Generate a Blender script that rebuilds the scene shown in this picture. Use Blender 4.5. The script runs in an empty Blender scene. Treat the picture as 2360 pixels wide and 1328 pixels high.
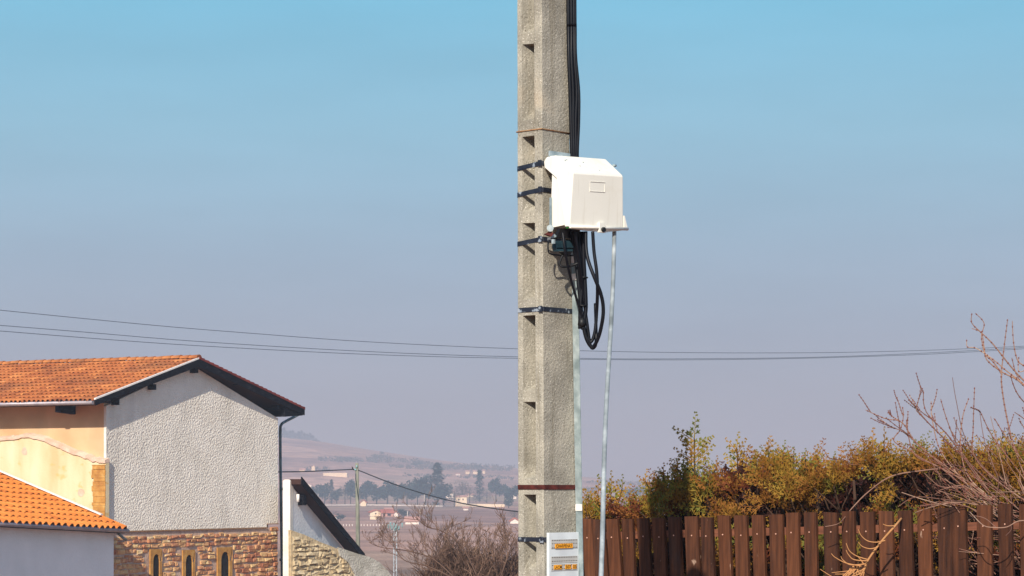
import bpy, math, random
from mathutils import Vector, Matrix
R = math.radians
random.seed(7)
scn = bpy.context.scene
COL = scn.collection

# ------------------------------------------------------------------ camera
FPX = 5570.0            # focal length in photo pixels
HOR = 1120.0            # horizon row of the photo
cam_d = bpy.data.cameras.new("camera")
cam_d.sensor_width = 36.0
cam_d.lens = 36.0 * FPX / 2360.0
cam_d.shift_y = (HOR - 664.0) / 2360.0
cam_d.clip_start = 0.1
cam_d.clip_end = 20000
cam = bpy.data.objects.new("camera", cam_d)
COL.objects.link(cam)
cam.location = (0, 0, 0)
cam.rotation_euler = (R(90), 0, 0)
scn.camera = cam

# ------------------------------------------------------------------ sky + sun
EXPO = 0.35
AZ, EL = 12.3, 32.5      # sun stands behind the camera, a little to the left
world = bpy.data.worlds.new("World")
scn.world = world
world.use_nodes = True
wn, wl = world.node_tree.nodes, world.node_tree.links
wn.clear()
wo = wn.new("ShaderNodeOutputWorld")
bg = wn.new("ShaderNodeBackground")
bg.inputs[1].default_value = 0.15
sky = wn.new("ShaderNodeTexSky")
sky.sky_type = 'NISHITA'
sky.sun_disc = False
sky.sun_elevation = R(EL)
sky.sun_rotation = R(180 + AZ)
sky.air_density = 1.0
sky.dust_density = 0.6
sky.ozone_density = 2.0
tc = wn.new("ShaderNodeTexCoord")
sx = wn.new("ShaderNodeSeparateXYZ")
wl.new(tc.outputs["Generated"], sx.inputs[0])
rp = wn.new("ShaderNodeValToRGB")
def lin(c):
    c = c / 255.0
    return c / 12.92 if c <= 0.04045 else ((c + 0.055) / 1.055) ** 2.4
def srgb(r, g, b, k=1.0):
    return (lin(r) * k, lin(g) * k, lin(b) * k, 1)
SKY = [(0.0, (170, 172, 184)), (0.03, (168, 173, 187)), (0.057, (165, 178, 197)), (0.093, (159, 186, 209)),
       (0.145, (146, 198, 224)), (0.197, (123, 197, 229)), (0.26, (100, 182, 224))]
el = rp.color_ramp.elements
el[0].position = 0.0; el[0].color = srgb(*SKY[0][1])
el[1].position = SKY[-1][0]; el[1].color = srgb(*SKY[-1][1])
for p, c in SKY[1:-1]:
    e = el.new(p); e.color = srgb(*c)
wl.new(sx.outputs[2], rp.inputs[0])
sc_ = wn.new("ShaderNodeMix"); sc_.data_type = 'RGBA'; sc_.blend_type = 'MULTIPLY'; sc_.inputs[0].default_value = 1.0
wnz = wn.new("ShaderNodeTexNoise"); wnz.inputs["Scale"].default_value = 1.0; wnz.inputs["Detail"].default_value = 5
wmp = wn.new("ShaderNodeMapping"); wmp.inputs["Scale"].default_value = (7, 7, 38)
wl.new(tc.outputs["Generated"], wmp.inputs[0]); wl.new(wmp.outputs[0], wnz.inputs["Vector"])
wmr = wn.new("ShaderNodeMapRange"); wmr.inputs[1].default_value = 0.3; wmr.inputs[2].default_value = 0.7; wmr.inputs[3].default_value = 0.955; wmr.inputs[4].default_value = 1.045
wl.new(wnz.outputs[0], wmr.inputs[0])
wsc = wn.new("ShaderNodeVectorMath"); wsc.operation = 'SCALE'
wl.new(rp.outputs[0], wsc.inputs[0]); wl.new(wmr.outputs[0], wsc.inputs[3])
wl.new(wsc.outputs[0], sc_.inputs[6]); sc_.inputs[7].default_value = (6.67 / 2 ** EXPO, 6.67 / 2 ** EXPO, 6.67 / 2 ** EXPO, 1)
mr = wn.new("ShaderNodeMapRange")
mr.inputs[1].default_value = 0.22; mr.inputs[2].default_value = 0.5
wl.new(sx.outputs[2], mr.inputs[0])
mx = wn.new("ShaderNodeMix"); mx.data_type = 'RGBA'
wl.new(mr.outputs[0], mx.inputs[0])
wl.new(sc_.outputs[2], mx.inputs[6]); wl.new(sky.outputs[0], mx.inputs[7])
wl.new(mx.outputs[2], bg.inputs[0]); wl.new(bg.outputs[0], wo.inputs[0])

sun_d = bpy.data.lights.new("sun", 'SUN')
sun_d.energy = 5.0
sun_d.angle = R(0.5)
sun_d.color = (1.0, 0.93, 0.82)
sun = bpy.data.objects.new("sun", sun_d)
COL.objects.link(sun)
sun.rotation_euler = (R(90 - EL), 0, R(-AZ))
sun.location = (-20, -60, 50)

scn.view_settings.view_transform = 'Standard'
scn.view_settings.look = 'None'
scn.view_settings.exposure = EXPO
scn.view_settings.gamma = 1.0
scn.render.engine = 'CYCLES'
scn.cycles.use_denoising = True
scn.cycles.max_bounces = 6
scn.cycles.volume_bounces = 1
scn.cycles.use_adaptive_sampling = False

HAZE_COL = (0.415, 0.495, 0.615, 1)
HAZE_D = 0.00064
# ------------------------------------------------------------------ helpers
def P(px, py, D):
    """point at depth D (metres in front of the lens) seen at photo pixel px, py"""
    return Vector(((px - 1180.0) / FPX * D, D, (HOR - py) / FPX * D))

class MB:
    def __init__(s):
        s.v = []; s.f = []; s.r = []; s.sm = []
    def vert(s, p):
        s.v.append((p[0], p[1], p[2])); return len(s.v) - 1
    def face(s, idx, r=0.5, smooth=False):
        s.f.append(tuple(idx)); s.r.append(r); s.sm.append(smooth)
    def poly(s, pts, r=0.5, smooth=False):
        s.face([s.vert(p) for p in pts], r, smooth)
    def hexa(s, c, r=0.5):
        """c: 8 corners, bottom 4 ring then top 4 ring"""
        b = [s.vert(p) for p in c]
        for q in ((3, 2, 1, 0), (4, 5, 6, 7), (0, 1, 5, 4), (1, 2, 6, 5), (2, 3, 7, 6), (3, 0, 4, 7)):
            s.face([b[i] for i in q], r)
    def box(s, o, a, b, c, r=0.5):
        """corner o and three edge vectors"""
        o = Vector(o); a = Vector(a); b = Vector(b); c = Vector(c)
        s.hexa([o, o + a, o + a + b, o + b, o + c, o + a + c, o + a + b + c, o + b + c], r)
    def prism(s, pts, d, r=0.5):
        """closed polygon pts extruded by vector d"""
        d = Vector(d); n = len(pts)
        a = [s.vert(p) for p in pts]; b = [s.vert(Vector(p) + d) for p in pts]
        s.face(list(reversed(a)), r); s.face(b, r)
        for i in range(n):
            j = (i + 1) % n
            s.face([a[i], a[j], b[j], b[i]], r)
    def tube(s, pts, rad, n=8, r=0.5, caps=True, smooth=True):
        pts = [Vector(p) for p in pts]
        if not isinstance(rad, (list, tuple)):
            rad = [rad] * len(pts)
        rings = []
        prev = None
        for i, p in enumerate(pts):
            t = (pts[min(i + 1, len(pts) - 1)] - pts[max(i - 1, 0)])
            if t.length < 1e-9: t = Vector((0, 0, 1))
            t.normalize()
            if prev is None:
                u = t.cross(Vector((0.3, 0.9, 0.1)))
                if u.length < 1e-3: u = t.cross(Vector((1, 0, 0)))
            else:
                u = prev - t * prev.dot(t)
                if u.length < 1e-6: u = t.cross(Vector((0.3, 0.9, 0.1)))
            u.normalize(); prev = u
            w = t.cross(u)
            rings.append([s.vert(p + (u * math.cos(2 * math.pi * k / n) + w * math.sin(2 * math.pi * k / n)) * rad[i]) for k in range(n)])
        for i in range(len(rings) - 1):
            for k in range(n):
                s.face([rings[i][k], rings[i][(k + 1) % n], rings[i + 1][(k + 1) % n], rings[i + 1][k]], r, smooth)
        if caps:
            s.face(list(reversed(rings[0])), r); s.face(rings[-1], r)
    def build(s, name, m, parent=None, base=None):
        me = bpy.data.meshes.new(name)
        me.from_pydata(s.v, [], s.f)
        me.polygons.foreach_set("use_smooth", s.sm)
        at = me.attributes.new("rnd", 'FLOAT', 'FACE')
        at.data.foreach_set("value", s.r)
        if isinstance(m, (list, tuple)):
            for q in m: me.materials.append(q)
        else:
            me.materials.append(m)
        me.update()
        o = bpy.data.objects.new(name, me)
        COL.objects.link(o)
        if parent is not None: adopt(o, parent)
        return o

def worldpos(o):
    p = Vector(o.location)
    return p
def adopt(o, parent):
    """parent o, keeping its mesh in world coordinates"""
    o.parent = parent
    root = parent
    off = Vector((0, 0, 0))
    while root is not None:
        if root.type == 'EMPTY': off += Vector(root.location)
        root = root.parent
    if parent.type == 'EMPTY':
        o.matrix_parent_inverse = Matrix.Translation(-Vector(parent.location))
def tag(o, label, cat, group=None, kind=None):
    if label: o['label'] = label
    if cat: o['category'] = cat
    if group: o['group'] = group
    if kind: o['kind'] = kind
    return o
def thing(name, loc, label, cat, group=None):
    o = bpy.data.objects.new(name, None)
    o.empty_display_size = 0.2
    o.location = loc
    COL.objects.link(o)
    return tag(o, label, cat, group)

def catmull(pts, n=8):
    pts = [Vector(p) for p in pts]
    out = []
    m = len(pts)
    for i in range(m - 1):
        p0 = pts[max(i - 1, 0)]; p1 = pts[i]; p2 = pts[i + 1]; p3 = pts[min(i + 2, m - 1)]
        for k in range(n):
            t = k / n
            out.append(0.5 * ((2 * p1) + (p2 - p0) * t + (2 * p0 - 5 * p1 + 4 * p2 - p3) * t * t + (3 * p1 - p0 - 3 * p2 + p3) * t ** 3))
    out.append(pts[-1])
    return out

# ------------------------------------------------------------------ materials
def mat(name, stops, scale=5.0, detail=6.0, rough=0.8, bump=0.0, bscale=30.0, bdist=0.01, metal=0.0, rnd=0.0,
        stretch=(1, 1, 1), fine=0.0, fscale=60.0, specks=None, spec=0.3, warp=0.0, bdetail=4.0, stains=None):
    """stops: list of (pos, (r,g,b) linear).  factor = noise*(1-rnd)+rnd*per-face value"""
    m = bpy.data.materials.new(name)
    m.use_nodes = True
    N, L = m.node_tree.nodes, m.node_tree.links
    b = N["Principled BSDF"]
    b.inputs["Roughness"].default_value = rough
    b.inputs["Metallic"].default_value = metal
    b.inputs["Specular IOR Level"].default_value = spec
    co = N.new("ShaderNodeTexCoord")
    mp = N.new("ShaderNodeMapping"); mp.inputs["Scale"].default_value = stretch
    L.new(co.outputs["Object"], mp.inputs[0])
    nz = N.new("ShaderNodeTexNoise"); nz.inputs["Scale"].default_value = scale; nz.inputs["Detail"].default_value = detail
    nz.inputs["Distortion"].default_value = warp
    L.new(mp.outputs[0], nz.inputs["Vector"])
    fac = nz.outputs[0]
    # stretch the noise to 0..1
    mr = N.new("ShaderNodeMapRange"); mr.inputs[1].default_value = 0.3; mr.inputs[2].default_value = 0.7
    L.new(fac, mr.inputs[0]); fac = mr.outputs[0]
    if rnd > 0:
        at = N.new("ShaderNodeAttribute"); at.attribute_name = "rnd"
        mi = N.new("ShaderNodeMix"); mi.inputs[0].default_value = rnd
        L.new(fac, mi.inputs[2]); L.new(at.outputs["Fac"], mi.inputs[3]); fac = mi.outputs[0]
    if fine > 0:
        n2 = N.new("ShaderNodeTexNoise"); n2.inputs["Scale"].default_value = fscale; n2.inputs["Detail"].default_value = 3
        L.new(mp.outputs[0], n2.inputs["Vector"])
        ma = N.new("ShaderNodeMath"); ma.operation = 'MULTIPLY_ADD'; ma.inputs[1].default_value = fine * 2
        L.new(n2.outputs[0], ma.inputs[0])
        ms = N.new("ShaderNodeMath"); ms.operation = 'SUBTRACT'; ms.inputs[1].default_value = fine
        L.new(fac, ms.inputs[0]); L.new(ms.outputs[0], ma.inputs[2]); fac = ma.outputs[0]
    rp = N.new("ShaderNodeValToRGB")
    e = rp.color_ramp.elements
    e[0].position = stops[0][0]; e[0].color = (*stops[0][1], 1)
    if len(stops) > 1:
        e[1].position = stops[-1][0]; e[1].color = (*stops[-1][1], 1)
        for p, c in stops[1:-1]:
            q = e.new(p); q.color = (*c, 1)
    else:
        e[1].color = (*stops[0][1], 1)
    L.new(fac, rp.inputs[0])
    out = rp.outputs[0]
    for (sscale, lo, hi, colr, amt) in (specks or []):
        sn = N.new("ShaderNodeTexNoise"); sn.inputs["Scale"].default_value = sscale; sn.inputs["Detail"].default_value = 1
        L.new(co.outputs["Object"], sn.inputs["Vector"])
        sm = N.new("ShaderNodeMapRange"); sm.inputs[1].default_value = lo; sm.inputs[2].default_value = hi; sm.inputs[4].default_value = amt
        L.new(sn.outputs[0], sm.inputs[0])
        mm = N.new("ShaderNodeMix"); mm.data_type = 'RGBA'
        L.new(sm.outputs[0], mm.inputs[0]); L.new(out, mm.inputs[6]); mm.inputs[7].default_value = (*colr, 1)
        out = mm.outputs[2]
    for (sscale, st, lo, hi, colr, amt) in (stains or []):
        m2 = N.new("ShaderNodeMapping"); m2.inputs["Scale"].default_value = st
        L.new(co.outputs["Object"], m2.inputs[0])
        sn = N.new("ShaderNodeTexNoise"); sn.inputs["Scale"].default_value = sscale; sn.inputs["Detail"].default_value = 5
        L.new(m2.outputs[0], sn.inputs["Vector"])
        sm = N.new("ShaderNodeMapRange"); sm.inputs[1].default_value = lo; sm.inputs[2].default_value = hi; sm.inputs[4].default_value = amt
        L.new(sn.outputs[0], sm.inputs[0])
        mm = N.new("ShaderNodeMix"); mm.data_type = 'RGBA'
        L.new(sm.outputs[0], mm.inputs[0]); L.new(out, mm.inputs[6]); mm.inputs[7].default_value = (*colr, 1)
        out = mm.outputs[2]
    L.new(out, b.inputs["Base Color"])
    if bump > 0:
        bn = N.new("ShaderNodeTexNoise"); bn.inputs["Scale"].default_value = bscale; bn.inputs["Detail"].default_value = bdetail
        bn.inputs["Distortion"].default_value = warp
        L.new(co.outputs["Object"], bn.inputs["Vector"])
        bu = N.new("ShaderNodeBump"); bu.inputs["Strength"].default_value = bump; bu.inputs["Distance"].default_value = bdist
        L.new(bn.outputs[0], bu.inputs["Height"]); L.new(bu.outputs[0], b.inputs["Normal"])
    return m
def flat(name, c, rough=0.6, metal=0.0, spec=0.3):
    return mat(name, [(0.0, tuple(x * 0.85 for x in c)), (1.0, tuple(min(1, x * 1.12) for x in c))], scale=14, rough=rough, metal=metal, spec=spec)

M = {}
M['concrete'] = mat('concrete', [(0, (0.22, 0.20, 0.16)), (0.5, (0.31, 0.285, 0.23)), (1, (0.40, 0.365, 0.29))], scale=6, detail=8, rough=0.95,
                    bump=0.7, bscale=90, bdist=0.006, fine=0.30, fscale=190,
                    specks=[(210, 0.67, 0.71, (0.78, 0.72, 0.62), 0.9), (190, 0.335, 0.30, (0.07, 0.06, 0.045), 0.85)],
                    stains=[(5, (6, 6, 0.8), 0.60, 0.76, (0.15, 0.13, 0.095), 0.6), (2.2, (16, 16, 0.5), 0.58, 0.70, (0.17, 0.145, 0.10), 0.45), (3, (1, 1, 1), 0.58, 0.7, (0.40, 0.30, 0.20), 0.35)])
M['strap'] = mat('strap_steel', [(0, (0.015, 0.018, 0.03)), (0.76, (0.03, 0.035, 0.05)), (0.84, (0.30, 0.34, 0.38)), (1, (0.42, 0.45, 0.48))], scale=22, rough=0.4, metal=0.4)
M['rust'] = mat('rust', [(0, (0.035, 0.006, 0.005)), (1, (0.11, 0.02, 0.014))], scale=30, rough=0.85)
M['rust_light'] = mat('rust_stain', [(0, (0.23, 0.14, 0.07)), (0.5, (0.34, 0.20, 0.10)), (1, (0.22, 0.06, 0.02))], scale=30, rough=0.9)
M['galv'] = mat('galvanised_steel', [(0, (0.22, 0.28, 0.29)), (0.5, (0.33, 0.40, 0.41)), (1, (0.48, 0.55, 0.55))], scale=18, rough=0.45, metal=0.35, fine=0.2, fscale=90)
M['galv_dark'] = mat('bracket_steel', [(0, (0.008, 0.024, 0.032)), (1, (0.03, 0.065, 0.08))], scale=18, rough=0.45, metal=0.4)
M['cable'] = mat('black_cable_sheath', [(0, (0.002, 0.002, 0.004)), (1, (0.005, 0.006, 0.009))], scale=10, rough=0.42, spec=0.22)
M['boxwhite'] = mat('cream_polyester', [(0, (0.69, 0.66, 0.575)), (1, (0.75, 0.72, 0.635))], scale=3, rough=0.55, bump=0.08, bscale=160, bdist=0.001,
                    stains=[(4, (12, 12, 0.8), 0.58, 0.75, (0.50, 0.45, 0.34), 0.35), (9, (1, 1, 1), 0.60, 0.75, (0.58, 0.53, 0.42), 0.4)])
M['black'] = flat('black_rubber', (0.006, 0.006, 0.007), rough=0.5)
M['green'] = flat('green_tape', (0.06, 0.75, 0.10))
M['plaque'] = mat('plaque_plastic', [(0, (0.52, 0.55, 0.56)), (1, (0.66, 0.70, 0.70))], scale=12, rough=0.5)
M['plaque_band'] = mat('plaque_band', [(0, (0.38, 0.37, 0.34)), (1, (0.46, 0.45, 0.42))], scale=20, rough=0.6)
M['orange_tag'] = flat('orange_tag', (0.85, 0.36, 0.02))
M['tagtext'] = flat('dark_lettering', (0.04, 0.012, 0.003))
M['picket'] = mat('stained_picket_wood', [(0, (0.018, 0.006, 0.003)), (0.45, (0.056, 0.019, 0.008)), (1, (0.125, 0.043, 0.017))], scale=7, detail=8, rough=0.75, spec=0.2,
                  stretch=(9, 9, 0.7), rnd=0.45, bump=0.25, bscale=60, bdist=0.002,
                  stains=[(16, (1.6, 1.6, 0.5), 0.71, 0.745, (0.36, 0.24, 0.17), 0.7), (5, (2, 2, 0.6), 0.60, 0.75, (0.035, 0.022, 0.018), 0.6)])
M['rail'] = mat('rail_wood', [(0, (0.10, 0.035, 0.018)), (1, (0.20, 0.07, 0.035))], scale=9, rough=0.8, stretch=(1, 1, 6))
M['nail'] = flat('nail_head', (0.50, 0.27, 0.19))
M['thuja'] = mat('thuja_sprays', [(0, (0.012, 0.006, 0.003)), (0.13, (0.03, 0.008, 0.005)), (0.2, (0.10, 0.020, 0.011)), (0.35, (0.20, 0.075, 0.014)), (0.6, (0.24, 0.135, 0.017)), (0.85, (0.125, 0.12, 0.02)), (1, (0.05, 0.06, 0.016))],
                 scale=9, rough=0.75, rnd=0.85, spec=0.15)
M['thuja_twig'] = flat('thuja_twig', (0.05, 0.025, 0.014), rough=0.9)
M['twig_light'] = mat('pale_bare_twigs', [(0, (0.09, 0.04, 0.03)), (0.5, (0.19, 0.095, 0.065)), (0.85, (0.30, 0.18, 0.125)), (1, (0.46, 0.34, 0.24))], scale=5, rough=0.8, rnd=0.7)
M['twig_red'] = flat('reddish_buds', (0.16, 0.05, 0.035), rough=0.8)
M['twig_orange'] = flat('orange_dead_twig', (0.42, 0.20, 0.075), rough=0.8)
M['twig_mid'] = mat('brown_bare_twigs', [(0, (0.05, 0.03, 0.022)), (0.6, (0.17, 0.10, 0.07)), (1, (0.30, 0.19, 0.13))], scale=2, rough=0.9, rnd=0.8)
M['roughcast'] = mat('grey_roughcast', [(0, (0.74, 0.67, 0.56)), (1, (0.84, 0.77, 0.66))], scale=1.2, rough=0.95, bump=0.95, bscale=15, bdist=0.05, bdetail=1.2, warp=0.0, fine=0.1, fscale=20,
                     stains=[(0.8, (1, 1, 0.4), 0.55, 0.80, (0.55, 0.50, 0.42), 0.6), (1.0, (2.2, 2.2, 0.25), 0.58, 0.78, (0.50, 0.46, 0.40), 0.4)])
M['roughcast_low'] = mat('pale_render', [(0, (0.76, 0.75, 0.72)), (1, (0.84, 0.82, 0.79))], scale=1.0, rough=0.95, bump=0.7, bscale=13, bdist=0.04)
M['cream'] = mat('peach_render', [(0, (0.52, 0.32, 0.165)), (0.6, (0.63, 0.41, 0.225)), (1, (0.68, 0.47, 0.28))], scale=0.7, rough=0.95, bump=0.2, bscale=20, bdist=0.01,
                 stains=[(0.7, (1, 1, 0.5), 0.56, 0.72, (0.48, 0.34, 0.20), 0.7)])
M['yellow'] = mat('yellow_render', [(0, (0.56, 0.42, 0.22)), (0.5, (0.64, 0.52, 0.31)), (1, (0.68, 0.58, 0.38))], scale=1.4, rough=0.95, bump=0.3, bscale=14, bdist=0.02, stretch=(1, 1, 0.35),
                  stains=[(2.2, (1, 1, 1.6), 0.60, 0.68, (0.60, 0.38, 0.12), 0.7)])
M['coping'] = mat('pinkish_mortar_coping', [(0, (0.52, 0.34, 0.24)), (1, (0.72, 0.52, 0.40))], scale=3, rough=0.95, bump=0.5, bscale=10, bdist=0.03)
M['tile'] = mat('old_terracotta', [(0, (0.10, 0.03, 0.012)), (0.3, (0.30, 0.085, 0.025)), (0.6, (0.40, 0.13, 0.037)), (0.85, (0.52, 0.20, 0.06)), (1, (0.60, 0.33, 0.15))], scale=0.9, detail=8, rough=0.9, rnd=0.6, fine=0.1, fscale=9, stains=[(0.5, (1, 1, 1), 0.48, 0.68, (0.15, 0.06, 0.03), 0.6)])
M['tile_new'] = mat('new_terracotta', [(0, (0.55, 0.15, 0.025)), (0.5, (0.72, 0.22, 0.035)), (1, (0.80, 0.30, 0.06))], scale=1.2, rough=0.85, rnd=0.5, fine=0.1, fscale=10)
M['tile_dark'] = flat('roof_underlay', (0.045, 0.02, 0.014), rough=0.95)
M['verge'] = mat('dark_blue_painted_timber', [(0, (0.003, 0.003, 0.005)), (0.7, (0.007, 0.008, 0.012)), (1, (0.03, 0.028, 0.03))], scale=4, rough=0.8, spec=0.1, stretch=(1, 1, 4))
M['zinc'] = mat('zinc_gutter', [(0, (0.22, 0.20, 0.23)), (1, (0.38, 0.33, 0.34))], scale=3, rough=0.45, metal=0.3)
M['flash'] = flat('white_flashing', (0.80, 0.74, 0.68))
M['pipe_dark'] = mat('downpipe_paint', [(0, (0.06, 0.10, 0.11)), (1, (0.16, 0.22, 0.23))], scale=3, rough=0.45, metal=0.2)
M['stone'] = mat('golden_rubble_stone', [(0, (0.22, 0.07, 0.04)), (0.3, (0.38, 0.15, 0.075)), (0.5, (0.54, 0.28, 0.13)), (0.75, (0.62, 0.42, 0.19)), (1, (0.72, 0.58, 0.40))], scale=4, rough=0.95, rnd=0.6, bump=0.8, bscale=9, bdist=0.04, fine=0.2, fscale=14)
M['stone_grey'] = mat('olive_rubble_stone', [(0, (0.22, 0.16, 0.09)), (0.5, (0.44, 0.34, 0.20)), (1, (0.64, 0.54, 0.36))], scale=4, rough=0.95, rnd=0.5, bump=0.8, bscale=8, bdist=0.05, fine=0.2, fscale=14)
M['mortar'] = mat('pink_mortar', [(0, (0.38, 0.25, 0.18)), (1, (0.55, 0.40, 0.31))], scale=5, rough=0.95, bump=0.6, bscale=14, bdist=0.03)
M['quoin'] = mat('yellow_dressed_stone', [(0, (0.30, 0.12, 0.03)), (0.6, (0.46, 0.23, 0.055)), (1, (0.58, 0.36, 0.12))], scale=4, rough=0.95, bump=0.5, bscale=12, bdist=0.02, rnd=0.3)
M['roughcast_grey'] = mat('weathered_grey_roughcast', [(0, (0.30, 0.28, 0.23)), (1, (0.52, 0.49, 0.42))], scale=2.5, rough=0.95, bump=0.9, bscale=14, bdist=0.05, bdetail=1.5,
                     stains=[(1.2, (1, 1, 1), 0.52, 0.7, (0.20, 0.19, 0.13), 0.6)])
M['tube'] = mat('weathered_galvanised_tube', [(0, (0.16, 0.18, 0.18)), (0.6, (0.30, 0.33, 0.33)), (1, (0.50, 0.53, 0.52))], scale=9, rough=0.5, metal=0.3, fine=0.2, fscale=60)
M['verge_tile'] = mat('dark_red_tile', [(0, (0.12, 0.015, 0.012)), (1, (0.28, 0.05, 0.035))], scale=4, rough=0.9, rnd=0.6)
M['void'] = flat('dark_opening', (0.010, 0.007, 0.006), rough=0.9)
M['whitewash'] = mat('warm_white_render', [(0, (0.70, 0.64, 0.54)), (1, (0.80, 0.75, 0.66))], scale=2, rough=0.95, bump=0.7, bscale=12, bdist=0.03)  # warm white render of the pilaster and corner lip
M['postwood'] = mat('weathered_post_wood', [(0, (0.12, 0.125, 0.10)), (0.6, (0.20, 0.20, 0.155)), (1, (0.28, 0.27, 0.22))], scale=5, rough=0.9, stretch=(6, 6, 0.5))
M['wire'] = flat('aerial_wire', (0.03, 0.035, 0.04))
M['wire_grey'] = flat('power_line_wire', (0.10, 0.12, 0.15))
M['insul'] = flat('glass_insulator', (0.22, 0.42, 0.42), rough=0.25)
M['mast'] = mat('dull_mast_steel', [(0, (0.20, 0.23, 0.25)), (1, (0.55, 0.58, 0.60))], scale=3, rough=0.6, metal=0.2)
M['conifer'] = mat('far_conifer', [(0, (0.006, 0.022, 0.024)), (1, (0.02, 0.045, 0.035))], scale=0.6, rough=0.9, rnd=0.7)
M['decid'] = mat('far_bare_trees', [(0, (0.035, 0.035, 0.028)), (0.6, (0.08, 0.07, 0.055)), (1, (0.13, 0.10, 0.08))], scale=0.4, rough=0.95, rnd=0.7)
M['farwall'] = mat('far_house_wall', [(0, (0.68, 0.52, 0.34)), (1, (0.80, 0.66, 0.48))], scale=0.3, rough=0.9)
M['farwhite'] = mat('far_white_wall', [(0, (0.66, 0.56, 0.48)), (1, (0.80, 0.72, 0.64))], scale=0.3, rough=0.9)
M['farroof'] = mat('far_red_roof', [(0, (0.34, 0.08, 0.045)), (1, (0.46, 0.14, 0.08))], scale=0.3, rough=0.9)
M['farpink'] = mat('far_pink_roof', [(0, (0.40, 0.20, 0.15)), (1, (0.52, 0.28, 0.22))], scale=0.3, rough=0.9)

# ------------------------------------------------------------------ terrain
def lerp_table(tab, x):
    if x <= tab[0][0]: return tab[0][1]
    for (a, va), (b, vb) in zip(tab, tab[1:]):
        if x <= b:
            t = (x - a) / (b - a); return va + (vb - va) * t
    return tab[-1][1]
BASE = [(-60, -1.65), (6, -1.65), (20, -1.9), (60, -4.6), (84, -6.2), (110, -7.4), (160, -9.2), (268, -10.4), (500, -11.4), (800, -10.9), (1000, -8.6), (1150, -8.6), (1300, -8.6), (9000, -8.6)]
RIDGE = [(-400, 965), (300, 985), (520, 1003), (650, 1011), (740, 1020), (880, 1041), (1050, 1066), (1190, 1079), (1340, 1098), (1500, 1113), (1700, 1121), (2600, 1124)]
def ground_z(x, y):
    d = max(y, 1.0)
    z = lerp_table(BASE, y)
    if d > 1150:
        px = 1180 + FPX * x / d
        top = (HOR - lerp_table(RIDGE, px)) / FPX * 2600
        if d < 2600: s = (d - 1150) / 1450; s = s * s * (3 - 2 * s) * 0.55 + 0.45 * s
        else: s = max(0.0, 1 - (d - 2600) / 1600)
        z = -8.6 + (top + 8.6) * s
        z += (math.sin(x / 170.0 + d / 260.0) + math.sin(x / 71.0 - d / 190.0) * 0.5) * 1.3 * min(1, (d - 1150) / 500) * (1 if d < 2500 else 0)
    return z
ys = [-60, -30, -10, 0, 6, 12, 20, 30, 40, 50, 60, 72, 84, 96, 110, 130, 160, 200, 240, 268, 320, 400, 500, 600, 700, 800, 860, 920, 1000, 1075, 1150]
y = 1150
while y < 2600: y += 48; ys.append(y)
for k in (2750, 2950, 3200, 3600, 4200, 5200, 7000): ys.append(k)
mb = MB(); NX = 90
grid = []
for yy in ys:
    half = 60 + max(0, yy) * 0.42
    row = []
    for i in range(NX + 1):
        x = -half + 2 * half * i / NX
        row.append(mb.vert((x, yy, ground_z(x, yy))))
    grid.append(row)
for j in range(len(ys) - 1):
    for i in range(NX):
        mb.face([grid[j][i], grid[j][i + 1], grid[j + 1][i + 1], grid[j + 1][i]], 0.5, True)
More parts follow.
